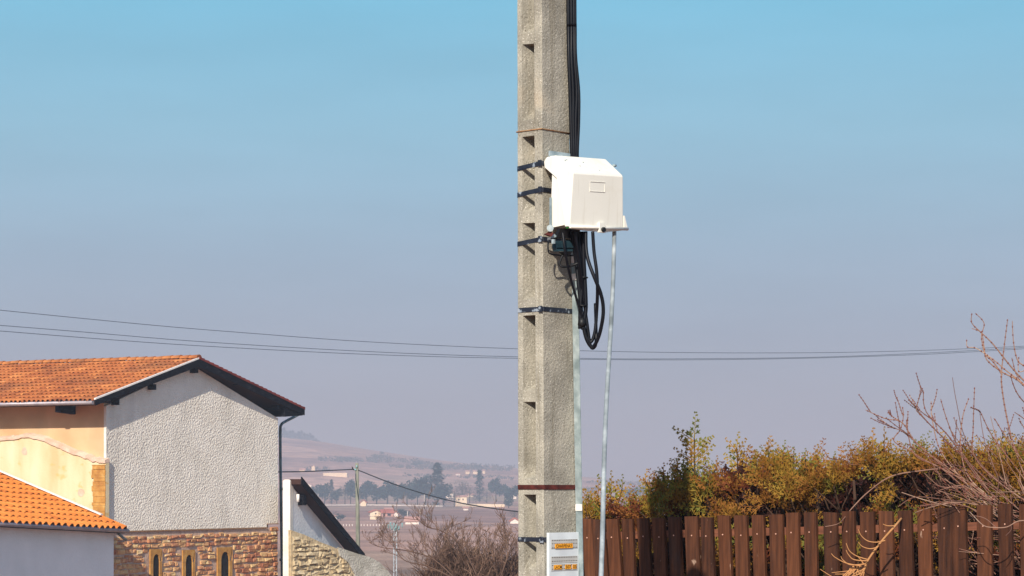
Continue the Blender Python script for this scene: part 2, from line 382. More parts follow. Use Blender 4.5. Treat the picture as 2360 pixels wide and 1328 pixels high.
def ground_mat():
    m = bpy.data.materials.new('winter_fields'); m.use_nodes = True
    N, L = m.node_tree.nodes, m.node_tree.links
    b = N["Principled BSDF"]; b.inputs["Roughness"].default_value = 0.95; b.inputs["Specular IOR Level"].default_value = 0.1
    co = N.new("ShaderNodeTexCoord")
    # parcels: large cells of differing soil and vine rows
    mp = N.new("ShaderNodeMapping"); mp.inputs["Scale"].default_value = (0.011, 0.0065, 0.0); mp.inputs["Rotation"].default_value = (0, 0, R(14))
    L.new(co.outputs["Object"], mp.inputs[0])
    vo = N.new("ShaderNodeTexVoronoi"); vo.inputs["Scale"].default_value = 1.0
    L.new(mp.outputs[0], vo.inputs["Vector"])
    rp = N.new("ShaderNodeValToRGB"); e = rp.color_ramp.elements
    e[0].position = 0; e[0].color = (0.22, 0.12, 0.09, 1); e[1].position = 1; e[1].color = (0.27, 0.19, 0.12, 1)
    for p, c in ((0.2, (0.42, 0.25, 0.18)), (0.4, (0.22, 0.12, 0.095)), (0.6, (0.30, 0.17, 0.12)), (0.8, (0.30, 0.17, 0.14))):
        q = e.new(p); q.color = (*c, 1)
    sp = N.new("ShaderNodeSeparateColor"); L.new(vo.outputs["Color"], sp.inputs[0]); L.new(sp.outputs[0], rp.inputs[0])
    nz = N.new("ShaderNodeTexNoise"); nz.inputs["Scale"].default_value = 1.0; nz.inputs["Detail"].default_value = 8
    m2 = N.new("ShaderNodeMapping"); m2.inputs["Scale"].default_value = (0.06, 0.035, 0.06)
    L.new(co.outputs["Object"], m2.inputs[0]); L.new(m2.outputs[0], nz.inputs["Vector"])
    mr = N.new("ShaderNodeMapRange"); mr.inputs[1].default_value = 0.3; mr.inputs[2].default_value = 0.7; mr.inputs[3].default_value = 0.6; mr.inputs[4].default_value = 1.35
    L.new(nz.outputs[0], mr.inputs[0])
    mu = N.new("ShaderNodeVectorMath"); mu.operation = 'SCALE'; L.new(rp.outputs[0], mu.inputs[0]); L.new(mr.outputs[0], mu.inputs[3])
    n3 = N.new("ShaderNodeTexNoise"); n3.inputs["Scale"].default_value = 1.3; n3.inputs["Detail"].default_value = 6
    L.new(co.outputs["Object"], n3.inputs["Vector"])
    m3 = N.new("ShaderNodeMapRange"); m3.inputs[1].default_value = 0.3; m3.inputs[2].default_value = 0.7; m3.inputs[3].default_value = 0.7; m3.inputs[4].default_value = 1.25
    L.new(n3.outputs[0], m3.inputs[0])
    mv = N.new("ShaderNodeVectorMath"); mv.operation = 'SCALE'; L.new(mu.outputs[0], mv.inputs[0]); L.new(m3.outputs[0], mv.inputs[3])
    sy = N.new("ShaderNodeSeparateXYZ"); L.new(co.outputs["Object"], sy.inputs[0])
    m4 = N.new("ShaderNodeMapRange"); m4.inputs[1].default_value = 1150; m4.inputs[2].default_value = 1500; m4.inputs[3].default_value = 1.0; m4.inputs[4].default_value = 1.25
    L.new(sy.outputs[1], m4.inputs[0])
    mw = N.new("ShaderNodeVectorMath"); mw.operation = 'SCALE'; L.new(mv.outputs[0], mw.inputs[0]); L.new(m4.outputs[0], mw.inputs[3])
    L.new(mw.outputs[0], b.inputs["Base Color"])
    return m
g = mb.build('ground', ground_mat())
tag(g, None, None, kind='structure')

# ================================================================== concrete pole
AL = 48.0
ca, sa = math.cos(R(AL)), math.sin(R(AL))
PA = Vector((ca, sa, 0)); PB = Vector((-sa, ca, 0)); PN = Vector((sa, -ca, 0))   # along front face, along left face, front normal
POLE_D = 11.0
def pz(py): return (HOR - py) / FPX * POLE_D
def pole_c(z):   # near corner
    py = HOR - z * FPX / POLE_D
    return Vector(((1247 + 5 * py / 1200 - 1180) / FPX * POLE_D, POLE_D, z))
def pole_w(z): return 0.188 + (2.21 - z) * 0.0196
def pole_v(z): return 0.150 + (2.21 - z) * 0.0032
def pole_pt(z, s, v):
    c = pole_c(z); return Vector((c.x, c.y, z)) + PA * s + PB * v
mb = MB()
ks = []   # (z, m)
step = pz(310) - pz(725)
for k in range(4, -5, -1):
    zt = pz(725) + step * k       # ceiling of a big cell (top)
    j = lambda a: random.uniform(-a, a)
    # going down from the ceiling
    ks += [(zt, 0.0), (zt - 0.0006, 1.0), (zt - pz(725 - 0) + pz(725 + 150), 1.0),
           (zt - (pz(725) - pz(895 + 4)), 0.20), (zt - (pz(725) - pz(925)), 0.16), (zt - (pz(725) - pz(926)), 1.0),
           (zt - (pz(725) - pz(1072)), 1.0), (zt - (pz(725) - pz(1092)), 0.66), (zt - (pz(725) - pz(1104)), 0.0)]
ks = [(z, m) for z, m in ks if -2.3 < z < 5.2]
# refine a few rows for irregular edges
rows = []
for (z, m), (z2, m2) in zip(ks, ks[1:]):
    rows.append((z, m))
    if z - z2 > 0.06:
        n = int((z - z2) / 0.05)
        for q in range(1, n): rows.append((z + (z2 - z) * q / n, m + (m2 - m) * q / n))
rows.append(ks[-1]); rows.insert(0, (5.4, 0.0))
rings = []
for z, m in rows:
    w, V = pole_w(z), pole_v(z)
    ch = 0.006
    jt = lambda: random.uniform(-0.0006, 0.0006)
    prof = [(ch, 0), (w - ch, 0), (w, ch), (w, V - ch), (w - ch, V), (ch, V), (0, V - ch), (0, 0.119), (0.030 * m, 0.112),
            (0.090 * m, 0.092), (0.125 * m, 0.062), (0.130 * m, 0.049), (0, 0.043), (0, 0.029), (0.0025, 0.0265), (0, 0.024), (0, ch)]
    rings.append([mb.vert(pole_pt(z, a + jt(), b + jt())) for a, b in prof])
n = len(rings[0])
for a, b in zip(rings, rings[1:]):
    for i in range(n):
        j = (i + 1) % n
        mb.face([b[i], b[j], a[j], a[i]])
mb.face(rings[0]); mb.face(list(reversed(rings[-1])))
pole = thing('utility_pole', (0.2, 11.1, -2.2), 'tall grey concrete utility pole with stepped recesses up its left face', 'pole')
mb.build('shaft', M['concrete'], pole)

def strap(name, py, label, h=0.021, m='strap', tilt=0.0, off=0.0035, clip=False):
    z0 = pz(py); w, V = pole_w(z0), pole_v(z0)
    o = off; c = 0.006
    prof = [(c, -o), (w - c, -o), (w + o, c), (w + o, V - c), (w - c, V + o), (c, V + o), (-o, V - c), (-o, c)]
    mb = MB(); inner = []; outer = []
    def pt(a, b, dz):
        return pole_pt(z0, a, b) + Vector((0, 0, dz - tilt * (b / V) * 0.02))
    r0 = [mb.vert(pt(a, b, -h / 2)) for a, b in prof]
    r1 = [mb.vert(pt(a, b, h / 2)) for a, b in prof]
    k = 0.0025
    cx, cy = w / 2, V / 2
    prof2 = [(cx + (a - cx) * (1 - k / cx), cy + (b - cy) * (1 - k / cy)) for a, b in prof]
    r2 = [mb.vert(pt(a, b, h / 2)) for a, b in prof2]
    r3 = [mb.vert(pt(a, b, -h / 2)) for a, b in prof2]
    for A, B in ((r0, r1), (r1, r2), (r2, r3), (r3, r0)):
        for i in range(8):
            j = (i + 1) % 8; mb.face([A[i], A[j], B[j], B[i]])
    if clip:   # buckle on the corner
        p = pole_pt(z0, -0.006, 0.016) + Vector((0, 0, -h * 0.65))
        mb.box(p, PB * -0.022 + PA * 0.0, PA * -0.004, (0, 0, h * 1.3))
    ob = mb.build(name, M[m])
    tag(ob, label, 'strap', 'steel bands clamped round the concrete pole')
    return ob
strap('steel_strap', 376, 'steel strap round the concrete pole level with the top of the white box', tilt=0.7, clip=True)
strap('steel_strap', 437, 'steel strap round the pole behind the middle of the white box', tilt=0.7, clip=True)
strap('steel_strap', 551, 'steel strap round the pole just under the white box', tilt=0.7, clip=True)
strap('steel_strap', 712, 'steel strap crossing both pole faces beside the hanging cable loop', clip=True)
rb = strap('rusty_strap', 1123, 'rusty red band round the concrete pole above the plaque', m='rust')
strap('steel_strap', 1244, 'dark strap holding the plaque to the pole, lowest of the bands', clip=True)
# thin rusty tie wire near the top
z0 = pz(297); w, V = pole_w(z0), pole_v(z0)
mb = MB()
mb.tube([pole_pt(z0, a, b) for a, b in ((0, -0.002), (w, -0.002), (w + .002, V), (0, V + .002), (-0.002, V), (-0.002, 0), (0, -0.002))], 0.0032, 6, caps=False)
tag(mb.build('rusty_wire', M['rust_light']), 'thin rusty tie wire round the pole above the white box', 'wire')

# galvanised channel up the right of the pole
mb = MB()
def chan_c(z): return pole_pt(z, pole_w(z) - 0.012, -0.005)
zt, zb = pz(322), -1.6
def section(z):
    c = chan_c(z)
    return [c, c + PN * 0.038, c + PN * 0.038 + PA * 0.004, c + PN * 0.004 + PA * 0.004, c + PN * 0.004 + PA * 0.026, c + PA * 0.026]
a = [mb.vert(p) for p in section(zt)]; b = [mb.vert(p) for p in section(zb)]
for i in range(6): mb.face([b[i], b[(i + 1) % 6], a[(i + 1) % 6], a[i]])
mb.face(a); mb.face(list(reversed(b)))
ch = mb.build('mounting_channel', M['galv'])
tag(ch, 'long galvanised steel angle running up the right edge of the pole', 'channel')
for py in (1178, 600, 640):
    mb = MB(); z = pz(py); c = chan_c(z) + PN * 0.002 - PA * 0.004
    mb.box(c, PN * 0.038, PA * 0.0036, (0, 0, 0.03))
    mb.build('tape', M['flash'], ch)

# ================================================================== white telecom box
AB = 46.0
BA = Vector((math.cos(R(AB)), math.sin(R(AB)), 0)); BN = Vector((math.sin(R(AB)), -math.cos(R(AB)), 0))
BR = P(1272, 1120, 10.97)
ZT = (HOR - 359) / FPX * 10.97; ZM = (HOR - 396) / FPX * 10.87; ZB = (HOR - 521) / FPX * 10.87
def bp(s, n, z):  # box coordinates with the slight roll it hangs with
    return Vector((BR.x, BR.y, 0)) + BA * s + BN * n + Vector((0, 0, z + s * 0.048))
box = thing('enclosure_box', (BR.x, BR.y, ZB), 'cream white plastic telecom enclosure strapped to the concrete pole', 'box')
W = 0.350; N0 = 0.126
# hood: side profile extruded, with rounded (chamfered) edges
def hood_profile(ins):
    return [(-0.050, ZT - 0.022), (-0.035, ZT - 0.004), (-0.015, ZT - ins), (0.018, ZT - ins), (N0 - 0.006 - ins * 0.3, ZM + 0.004 - ins), (N0 - ins, ZM - 0.006), (N0 - 0.010 - ins, ZB), (N0 - 0.036, ZB),
            (0.030, ZT - 0.105), (0.004, ZT - 0.085), (-0.045, ZT - 0.050)]
mb = MB()
flare = 0.012
def hood_ring(s, ins, side):
    out = []
    for (nn, z) in hood_profile(ins):
        k = (ZT - z) / (ZT - ZB)
        kk = max(0.0, min(1.0, nn / N0))
        out.append(mb.vert(bp(s + side * (flare * k - 0.006 * (1 - k) * kk), nn, z)))
    return out
rr = [hood_ring(0.0, 0.006, -1), hood_ring(0.006, 0.0, -1), hood_ring(W - 0.006, 0.0, 1), hood_ring(W, 0.006, 1)]
m_ = len(rr[0])
for a, b in zip(rr, rr[1:]):
    for i in range(m_):
        mb.face([a[i], a[(i + 1) % m_], b[(i + 1) % m_], b[i]])
mb.face(list(reversed(rr[0]))); mb.face(rr[-1])
hood = mb.build('hood', M['boxwhite'], box)
bv = hood.modifiers.new('bevel', 'BEVEL'); bv.width = 0.004; bv.segments = 3; bv.limit_method = 'ANGLE'; bv.angle_limit = R(25)
# base tray behind and below the hood
mb = MB()
pr = [(0.0, ZT - 0.03), (N0 - 0.05, ZM - 0.03), (N0 - 0.025, ZB + 0.012), (0.0, ZB + 0.004), (-0.012, ZB + 0.03)]
a = [mb.vert(bp(0.004, n_, z)) for n_, z in pr]; b = [mb.vert(bp(W - 0.004, n_, z)) for n_, z in pr]
for i in range(5): mb.face([a[i], a[(i + 1) % 5], b[(i + 1) % 5], b[i]])
mb.face(list(reversed(a))); mb.face(b)
o_ = mb.build('base_tray', M['boxwhite'], box)
# bottom rim
mb = MB()
mb.tube([bp(-0.008, N0 - 0.006, ZB - 0.001), bp(W + 0.034, N0 - 0.006, ZB - 0.001)], 0.0075, 10)
mb.prism([bp(0.0, N0 - 0.012, ZB - 0.006), bp(W + 0.02, N0 - 0.012, ZB - 0.006), bp(W * 0.75, N0 - 0.012, ZB - 0.018), bp(W * 0.3, N0 - 0.012, ZB - 0.014)], BN * -0.02)
mb.prism([bp(W + 0.012, N0 - 0.006, ZB + 0.002), bp(W + 0.034, N0 - 0.006, ZB + 0.002), bp(W + 0.014, N0 - 0.006, ZB + 0.06), bp(W + 0.008, N0 - 0.006, ZB + 0.06)], BN * -0.03)
mb.build('bottom_rim', M['boxwhite'], box)
# latch
mb = MB()
mb.box(bp(0.180, N0 - 0.010, ZB - 0.022), BA * 0.040, BN * 0.014, (0, 0, 0.045))
la = mb.build('latch', M['boxwhite'], box)
mb = MB()
c = bp(0.200, N0 + 0.003, ZB - 0.010)
mb.tube([c, c + BN * 0.012], 0.011, 12)
mb.build('lock', M['black'], la)
# embossed rectangle
mb = MB()
s0, s1, z0_, z1_ = 0.120, 0.222, ZM - 0.082, ZM - 0.036
def fn(z): return N0 - 0.010 * (ZM - z) / (ZM - ZB)
for (sa_, sb_, za, zb_) in ((s0, s1, z0_, z0_ + 0.002), (s0, s1, z1_ - 0.002, z1_), (s0, s0 + 0.002, z0_ + .002, z1_ - .002), (s1 - 0.002, s1, z0_ + .002, z1_ - .002)):
    mb.box(bp(sa_, fn(za) - 0.003, za), bp(sb_, 0, 0) - bp(sa_, 0, 0), BN * 0.0055, (0, 0, zb_ - za))
mb.build('embossed_rectangle', M['boxwhite'], box)
mb = MB()
for s_, k in ((0.05, 0.25), (0.15, 0.35), (0.10, 0.6), (0.21, 0.8), (0.035, 0.3)):
    n_ = 0.018 + (N0 - 0.024) * k; z = ZT + (ZM - ZT) * k
    c = bp(s_, n_, z); mb = MB(); mb.tube([c, c + Vector((0, 0, 0.004))], 0.004, 6); mb.build('rivet', M['galv'], box)
mb = MB()
c = bp(W - 0.01, 0.07, (ZT + ZM) / 2 + 0.008); mb.tube([c, c + BA * 0.018 + Vector((0, 0, 0.001))], 0.006, 6)
mb.build('hinge_pin', M['galv'], box)
mb = MB()
mb.box(bp(0.001, -0.022, ZT - 0.002), BA * 0.135, BN * 0.01, (0, 0, 0.026))
mb.build('mounting_bracket', M['galv'], box)
mb = MB()
mb.box(bp(-0.004, -0.012, ZB - 0.01), BA * 0.004, BN * 0.012, (0, 0, 0.15))
mb.build('mounting_bracket', M['galv'], box)
mb = MB()
mb.box(bp(0.006, N0 - 0.045, ZB - 0.006), BA * 0.012, BN * 0.02, (0, 0, 0.012))
mb.build('green_tag', M['green'], box)

# clutter under the box
cl = thing('cable_anchor', tuple(P(1290, 565, 10.98)), 'dark steel cable anchor bracket on the pole just below the white box', 'bracket')
mb = MB()
def cp(px, py, d=0.0): return P(px, py, 10.99 - d)
mb.prism([cp(1273, 556, .02), cp(1315, 556, -0.03), cp(1315, 572, -0.03), cp(1273, 572, .02)], PN * 0.03)
mb.prism([cp(1274, 572, .02), cp(1314, 573, -0.03), cp(1312, 580, -.02), cp(1276, 580, .02)], PN * 0.02)
mb.build('plate', M['galv_dark'], cl)
mb = MB()
mb.prism([cp(1288, 581, .02), cp(1312, 580, 0.0), cp(1304, 590, .0), cp(1296, 590, .01)], PN * 0.02)
mb.tube(catmull([cp(1297, 588, .02), cp(1291, 602, .02), cp(1290, 610, .02), cp(1296, 615, .02), cp(1308, 615, .01), cp(1322, 611, 0), cp(1334, 606, 0)], 5), 0.0055, 8)
mb.prism([cp(1284, 528, .03), cp(1330, 530, -.02), cp(1325, 550, -.02), cp(1276, 548, .03)], PN * 0.02)
mb.build('hook', M['black'], cl)
mb = MB()
mb.prism([cp(1269, 548, .035), cp(1274, 540, .035), cp(1282, 547, .03), cp(1272, 549, .03)], PN * 0.01)
mb.tube([cp(1262, 526, .05), cp(1272, 527, .05)], 0.012, 8)
mb.tube([cp(1268, 526, .056), cp(1268, 526, .07)], 0.016, 8)
mb.box(cp(1271, 562, .06), PA * 0.012, PN * .012, (0, 0, 0.02))
mb.build('bolt', M['galv'], cl)
mb = MB()
mb.prism([cp(1253, 541, .05), cp(1264, 534, .05), cp(1270, 538, .05), cp(1266, 546, .05)], PN * 0.015)
mb.build('rusty_clamp', M['rust'], cl)
def cable(pts, rad, label, group=None, name='cable', m='cable', d0=11.02):
    q = []
    for p in pts:
        px, py = p[0], p[1]; D = p[2] if len(p) > 2 else d0
        q.append(P(px, py, D))
    mb = MB(); mb.tube(catmull(q, 8), rad, 10)
    return tag(mb.build(name, M[m]), label, 'cable', group)
G1 = 'black cables hanging under the white box'
cable([(1265, 553, 10.92), (1263, 566, 10.92), (1264, 580, 10.92), (1270, 586, 10.93), (1285, 588, 10.97), (1303, 590, 11.0), (1320, 589, 11.03)], 0.0035, 'thin black earth wire bent in a square loop on the pole', name='earth_wire')
cable([(1297, 536, 10.93), (1301, 570, 10.92), (1308, 610, 10.94), (1320, 660, 10.98), (1334, 705, 11.0), (1346, 748, 11.02), (1354, 790, 11.02)], 0.0060, 'thin black cable, leftmost under the white box, crossing the pole face', G1)
cable([(1317, 534, 10.96), (1326, 590), (1334, 660), (1340, 720), (1344, 760)], 0.0095, 'thick black cable running down just right of the leftmost thin one', G1)
cable([(1325, 534, 10.94), (1334, 600, 10.97), (1344, 680), (1353, 745), (1361, 797), (1370, 800), (1374, 780), (1372, 700, 11.06)], 0.0075, 'black cable turning at the bottom of the loop behind the others', G1)
cable([(1334, 534), (1337, 590), (1340, 660), (1338, 705), (1337, 758)], 0.0105, 'thick black cable next to the steel angle, ending at the clamp', G1)
cable([(1344, 534), (1345, 590), (1348, 650), (1350, 710), (1345, 752)], 0.0100, 'thick black cable in the middle of the hanging bundle', G1)
cable([(1350, 534, 10.98), (1351, 575, 10.97), (1357, 605, 10.96), (1371, 642, 10.95), (1384, 675, 10.96), (1390, 705, 10.97), (1389, 735, 10.98), (1380, 775, 11.0), (1366, 800), (1353, 785), (1345, 755), (1342, 720)], 0.0085, 'black cable in the widest loop, bulging right below the white box', G1)
cable([(1366, 534, 10.99), (1369, 580, 10.99), (1375, 625, 10.985), (1377, 670, 10.99), (1375, 720), (1371, 765), (1362, 788), (1351, 775), (1343, 740), (1340, 715)], 0.0080, 'black cable in the inner loop hanging under the white box', G1)
clp = thing('cable_clamp', tuple(P(1341, 748, 11.02)), 'black clamp gathering the hanging cables beside the pole', 'clamp')
mb = MB(); c = P(1341, 748, 11.02)
mb.tube([c + Vector((0, 0, 0.03)), c + Vector((0.0, 0, 0.0)), c + Vector((0.004, 0, -0.012))], [0.016, 0.02, 0.012], 12)
mb.build('body', M['black'], clp)
for q_, r_ in ((P(1342, 705, 11.02), 0.022), (P(1345, 640, 11.02), 0.021)):
    mb = MB(); mb.tube([q_ + Vector((0, 0, 0.003)), q_ - Vector((0, 0, 0.003))], r_, 12); mb.build('cable_tie', M['black'], clp)
G2 = 'black cables climbing the right side of the pole'
for i, (x0, x1, x2, x3, x4, r_) in enumerate(((1309, 1311, 1314, 1316, 1318, 0.0095), (1316, 1317, 1321, 1321, 1323, 0.0090), (1322, 1324, 1329, 1327, 1328, 0.0085), (1325, 1327, 1334, 1334, 1331, 0.0070))):
    lab = ['black riser cable nearest the concrete, climbing to the pole top', 'second black riser cable out from the concrete pole edge', 'third black riser cable out from the concrete pole edge', 'outermost black riser cable, bowing away from the pole above the box'][i]
    cable([(x0 - 6, -1100, 11.16), (x0, -60, 11.12), (x0 + 1, 60, 11.12), (x1, 130, 11.11), (x2, 210, 11.11), (x3, 280, 11.11), (x4, 355, 11.11), (x4 + 2, 400, 11.12)], r_, lab, G2)
cable([(1315, -60, 11.14), (1317, 130, 11.13), (1321, 240, 11.13), (1318, 330, 11.14), (1316, 420, 11.14)], 0.0100, 'black riser cable tucked behind the others along the pole', G2)

# galvanised tube leaning against the box
mb = MB()
t0, t1 = P(1416, 528, 11.17), P(1383, 1328, 9.6)
d = (t1 - t0); k = (-1.66 - t0.z) / d.z
t2 = t0 + d * k
pts = [t0 + (t2 - t0) * (i / 24) + Vector((0.004 * math.sin(i * 0.6), 0, 0)) for i in range(25)]
mb.tube(pts, 0.0098, 14)
tube = mb.build('steel_tube', M['tube'])
tag(tube, 'long thin galvanised tube leaning from the ground up to the white box', 'tube')

# ================================================================== plaque
pq = thing('identification_plaque', tuple(pole_pt(-0.22, 0.1, -0.02)), 'grey plaque with orange letter tags strapped low on the pole', 'plaque')
pzt = pz(1228) ; pzb = pz(1410)
def qp(s, n, z): return pole_pt(-0.3, 0.018 + s, -0.016 - n) * 1.0 + Vector((0, 0, z + 0.3))
PW = 0.206
mb = MB()
mb.box(qp(0, 0, pzb), PA * PW, PN * 0.004, (0, 0, pzt - pzb))
mb.box(qp(0, 0, pzb), PA * 0.002, PN * -0.012, (0, 0, pzt - pzb))
mb.box(qp(PW - .002, 0, pzb), PA * 0.002, PN * -0.012, (0, 0, pzt - pzb))
mb.build('panel', M['plaque'], pq)
zz = lambda y_: pz(y_)
bands = [(1244, 1265), (1283, 1298.5), (1301, 1316.5)]
mb = MB()
for a_, b_ in bands: mb.box(qp(0.012, 0.0045, zz(b_)), PA * (PW - 0.022), PN * 0.0015, (0, 0, zz(a_) - zz(b_)))
mb.build('slot_band', M['plaque_band'], pq)
mb = MB()
for y_ in (1246, 1253.5, 1263, 1285.5, 1294, 1303.5, 1312):
    for i in range(15):
        s_ = 0.016 + i * (PW - 0.036) / 14
        mb.box(qp(s_, 0.0062, zz(y_) - 0.0014), PA * 0.0055, PN * 0.0008, (0, 0, 0.0028))
mb.build('perforations', M['tagtext'], pq)
def word(txt, s0, s1, ytop, ybot):
    mb = MB(); mb.box(qp(s0, 0.0075, zz(ybot)), PA * (s1 - s0), PN * 0.002, (0, 0, zz(ytop) - zz(ybot)))
    tg = mb.build('letter_tag', M['orange_tag'], pq)
    cu = bpy.data.curves.new('t', 'FONT'); cu.body = txt; cu.size = 1.0; cu.extrude = 0.0; cu.offset = 0.012
    to = bpy.data.objects.new('t', cu); COL.objects.link(to)
    bpy.context.view_layer.update()
    me = bpy.data.meshes.new_from_object(to.evaluated_get(bpy.context.evaluated_depsgraph_get()))
    bpy.data.objects.remove(to)
    xs = [v.co.x for v in me.vertices]; yv = [v.co.y for v in me.vertices]
    x0, x1, y0, y1 = min(xs), max(xs), min(yv), max(yv)
    H = zz(ytop) - zz(ybot)
    for v in me.vertices:
        s_ = s0 + (s1 - s0) * (0.04 + 0.92 * (v.co.x - x0) / (x1 - x0)); z_ = zz(ybot) + H * (0.14 + 0.72 * (v.co.y - y0) / (y1 - y0))
        v.co = qp(s_, 0.0102, z_)
    me.name = 'lettering'; me.materials.clear(); me.materials.append(M['tagtext'])
    o = bpy.data.objects.new('lettering', me); COL.objects.link(o); adopt(o, tg)
    tg_o = tg; o.matrix_parent_inverse = Matrix.Identity(4)
word('CHARPENAY', 0.036, 0.158, 1254, 1264.5)
word('LACM', 0.028, 0.082, 1303, 1313)
word('507', 0.106, 0.147, 1303, 1313)
word('05', 0.158, 0.186, 1303, 1313)

# ================================================================== picket fence
FA = P(1344, 1120, 14.75); FB = P(2360, 1120, 13.15)
fd = (FB - FA); FL = fd.length; fd = fd / FL; fnr = Vector((fd.y, -fd.x, 0))   # towards the camera
def fence_at_px(px):
    k = (px - 1180) / FPX
    # FA + fd*t : x = k*y
    return (k * FA.y - FA.x) / (fd.x - k * fd.y)
TOPY = [(1290, 1198), (1344, 1196), (1620, 1191), (1816, 1184), (2029, 1176), (2164, 1171), (2303, 1166), (2500, 1158)]
fence = thing('picket_fence', tuple(FA + Vector((0, 0, -1.7))), 'brown stained wooden picket fence in front of the thuja hedge', 'fence')
starts = [1274, 1309, 1344, 1368, 1401, 1437, 1472, 1507, 1544, 1582, 1619, 1642, 1658, 1696, 1737, 1777, 1816, 1857, 1902, 1944, 1986, 2029, 2073, 2118, 2164, 2197, 2255, 2303, 2352, 2402]
for i, px in enumerate(starts):
    if px in (1642,): continue
    t = fence_at_px(px)
    p = FA + fd * t
    wd = 0.083 + random.uniform(-0.003, 0.003)
    if px == 1619: wd = 0.078
    lean = -0.075 + 0.055 * min(1, max(0, (px - 1344) / 600)) + random.uniform(-0.012, 0.012)   # dx per metre going up is negative
    if px in (2073, 2118, 2164, 2197): lean = -0.03 + random.uniform(-0.01, 0.01)
    zt = (HOR - lerp_table(TOPY, px)) / FPX * p.y + random.uniform(-0.006, 0.006)
    if px == 2197: zt += 0.012
    if px in (2255, 2303): zt += 0.008
    zb = -1.72
    tw = random.uniform(-0.006, 0.006)
    def q(s_, n_, z_):
        return FA + fd * (t + s_ + (zt - z_) * (-lean)) + fnr * (n_ + tw * (s_ / wd) * 2) + Vector((0, 0, z_))
    th = 0.030
    slope = random.uniform(-0.004, 0.004)
    mb = MB()
    nseg = 7
    ring = []
    for k in range(nseg + 1):
        z_ = zt + (zb - zt) * k / nseg
        e = (random.uniform(-0.0015, 0.0015)) if 0 < k < nseg else 0
        zz_ = lambda s_: z_ + (slope * (s_ / wd - .5) if k == 0 else 0)
        c = 0.004
        ring.append([mb.vert(q(a_ + e, b_, zz_(a_))) for a_, b_ in ((c, th), (wd - c, th), (wd, th - c), (wd, 0), (0, 0), (0, th - c))])
    r_ = random.random()
    for a, b in zip(ring, ring[1:]):
        for k in range(6):
            mb.face([b[k], b[(k + 1) % 6], a[(k + 1) % 6], a[k]], r_)
    mb.face(ring[0], r_ * 0.6); mb.face(list(reversed(ring[-1])), r_)
    pk = mb.build('picket', M['picket'], fence)
    mbn = MB()
    zr = zt - 0.112 + random.uniform(-0.004, 0.004)
    c = q(wd * random.uniform(0.42, 0.56), th, zr)
    mbn.tube([c, c + fnr * 0.002], 0.0045, 6)
    no = mbn.build('nail', M['nail']); no.parent = pk
for dz, h in ((-0.135, 0.045), (-1.25, 0.05)):
    mb = MB()
    t_a, t_b = fence_at_px(1274), fence_at_px(2460)
    za = (HOR - lerp_table(TOPY, 1344)) / FPX * (FA + fd * t_a).y; zb = (HOR - lerp_table(TOPY, 2460)) / FPX * (FA + fd * t_b).y
    a = FA + fd * t_a + Vector((0, 0, za + dz)); b = FA + fd * t_b + Vector((0, 0, zb + dz))
    mb.hexa([a, b, b - fnr * 0.035, a - fnr * 0.035, a + Vector((0, 0, h)), b + Vector((0, 0, h)), b - fnr * 0.035 + Vector((0, 0, h)), a - fnr * 0.035 + Vector((0, 0, h))])
    mb.build('rail', M['rail'], fence)

# ================================================================== thuja hedge
def frond(mb, base, d, side, L, rv, w=0.011):
    """flat feathery spray: axis with alternating branchlets"""
    d = d.normalized(); side = (side - d * side.dot(d)).normalized()
    up = d.cross(side)
    n = max(4, int(L / 0.017))
    prev = base
    for i in range(n + 1):
        t = i / n
        p = base + d * (L * t) + up * (0.12 * L * t * t)
        if i > 0:
            ww = w * 0.28 * (1.1 - t)
            mb.poly([prev - side * ww, prev + side * ww, p + side * ww, p - side * ww], rv * 0.75)
        prev = p
        bl = L * 0.42 * (1 - 0.75 * t) * random.uniform(0.75, 1.15)
        for sg in (-1, 1):
            if i % 2 == (0 if sg > 0 else 1) and i < n: continue
            bd = (d * random.uniform(0.65, 0.95) + side * sg * random.uniform(0.7, 0.95) + up * random.uniform(-0.25, 0.25)).normalized()
            bs = (up * 0.3 + d.cross(bd)).normalized() if False else (side * 0.5 - d * sg * 0.5).normalized()
            e = p + bd * bl
            m1 = p + bd * (bl * 0.55)
            r2 = min(1, max(0, rv + random.uniform(-0.03, 0.03)))
            mb.poly([p - bs * w * 0.25, m1 - bs * w * 0.5, e, m1 + bs * w * 0.5], r2)
            if bl > 0.03:
                for sg2 in (-1, 1):
                    b2 = (bd * 0.8 + bs * sg2 * 0.8).normalized(); l2 = bl * 0.45
                    s2 = (bs * 0.6 - bd * sg2 * 0.6).normalized()
                    q0 = p + bd * bl * 0.4
                    mb.poly([q0 - s2 * w * 0.15, q0 + b2 * l2 * 0.5 - s2 * w * 0.36, q0 + b2 * l2, q0 + b2 * l2 * 0.5 + s2 * w * 0.36], r2)
HTOP = [(1335, 1178), (1370, 1182), (1385, 1168), (1420, 1158), (1440, 1180), (1470, 1165), (1495, 1128), (1520, 1118), (1560, 1090), (1590, 1088), (1625, 1092), (1660, 1108), (1690, 1092), (1720, 1080),
        (1750, 1072), (1785, 1058), (1820, 1075), (1860, 1074), (1900, 1082), (1950, 1082), (2000, 1070), (2050, 1078), (2090, 1070), (2150, 1062), (2230, 1062), (2290, 1048), (2330, 1042), (2420, 1030), (2520, 1030)]
hedge = thing('thuja_hedge', tuple(FA - fnr * 0.7 + Vector((0, 0, -1.75))), 'unclipped thuja hedge in rusty olive winter colours behind the picket fence', 'hedge')
mb = MB(); tw_ = MB()
rng = random.Random(11)
def holes(px, py):
    """hollows where the hedge has no outer sprays"""
    if 1590 < px < 1650 and 1150 < py < 1190: return 0.85
    if 1705 < px < 1790 and 1128 < py < 1190: return 0.8
    if 1965 < px < 2240 and 1092 < py < 1175: return 0.93
    if 1845 < px < 1965 and 1120 < py < 1200: return 0.35
    return 0.0
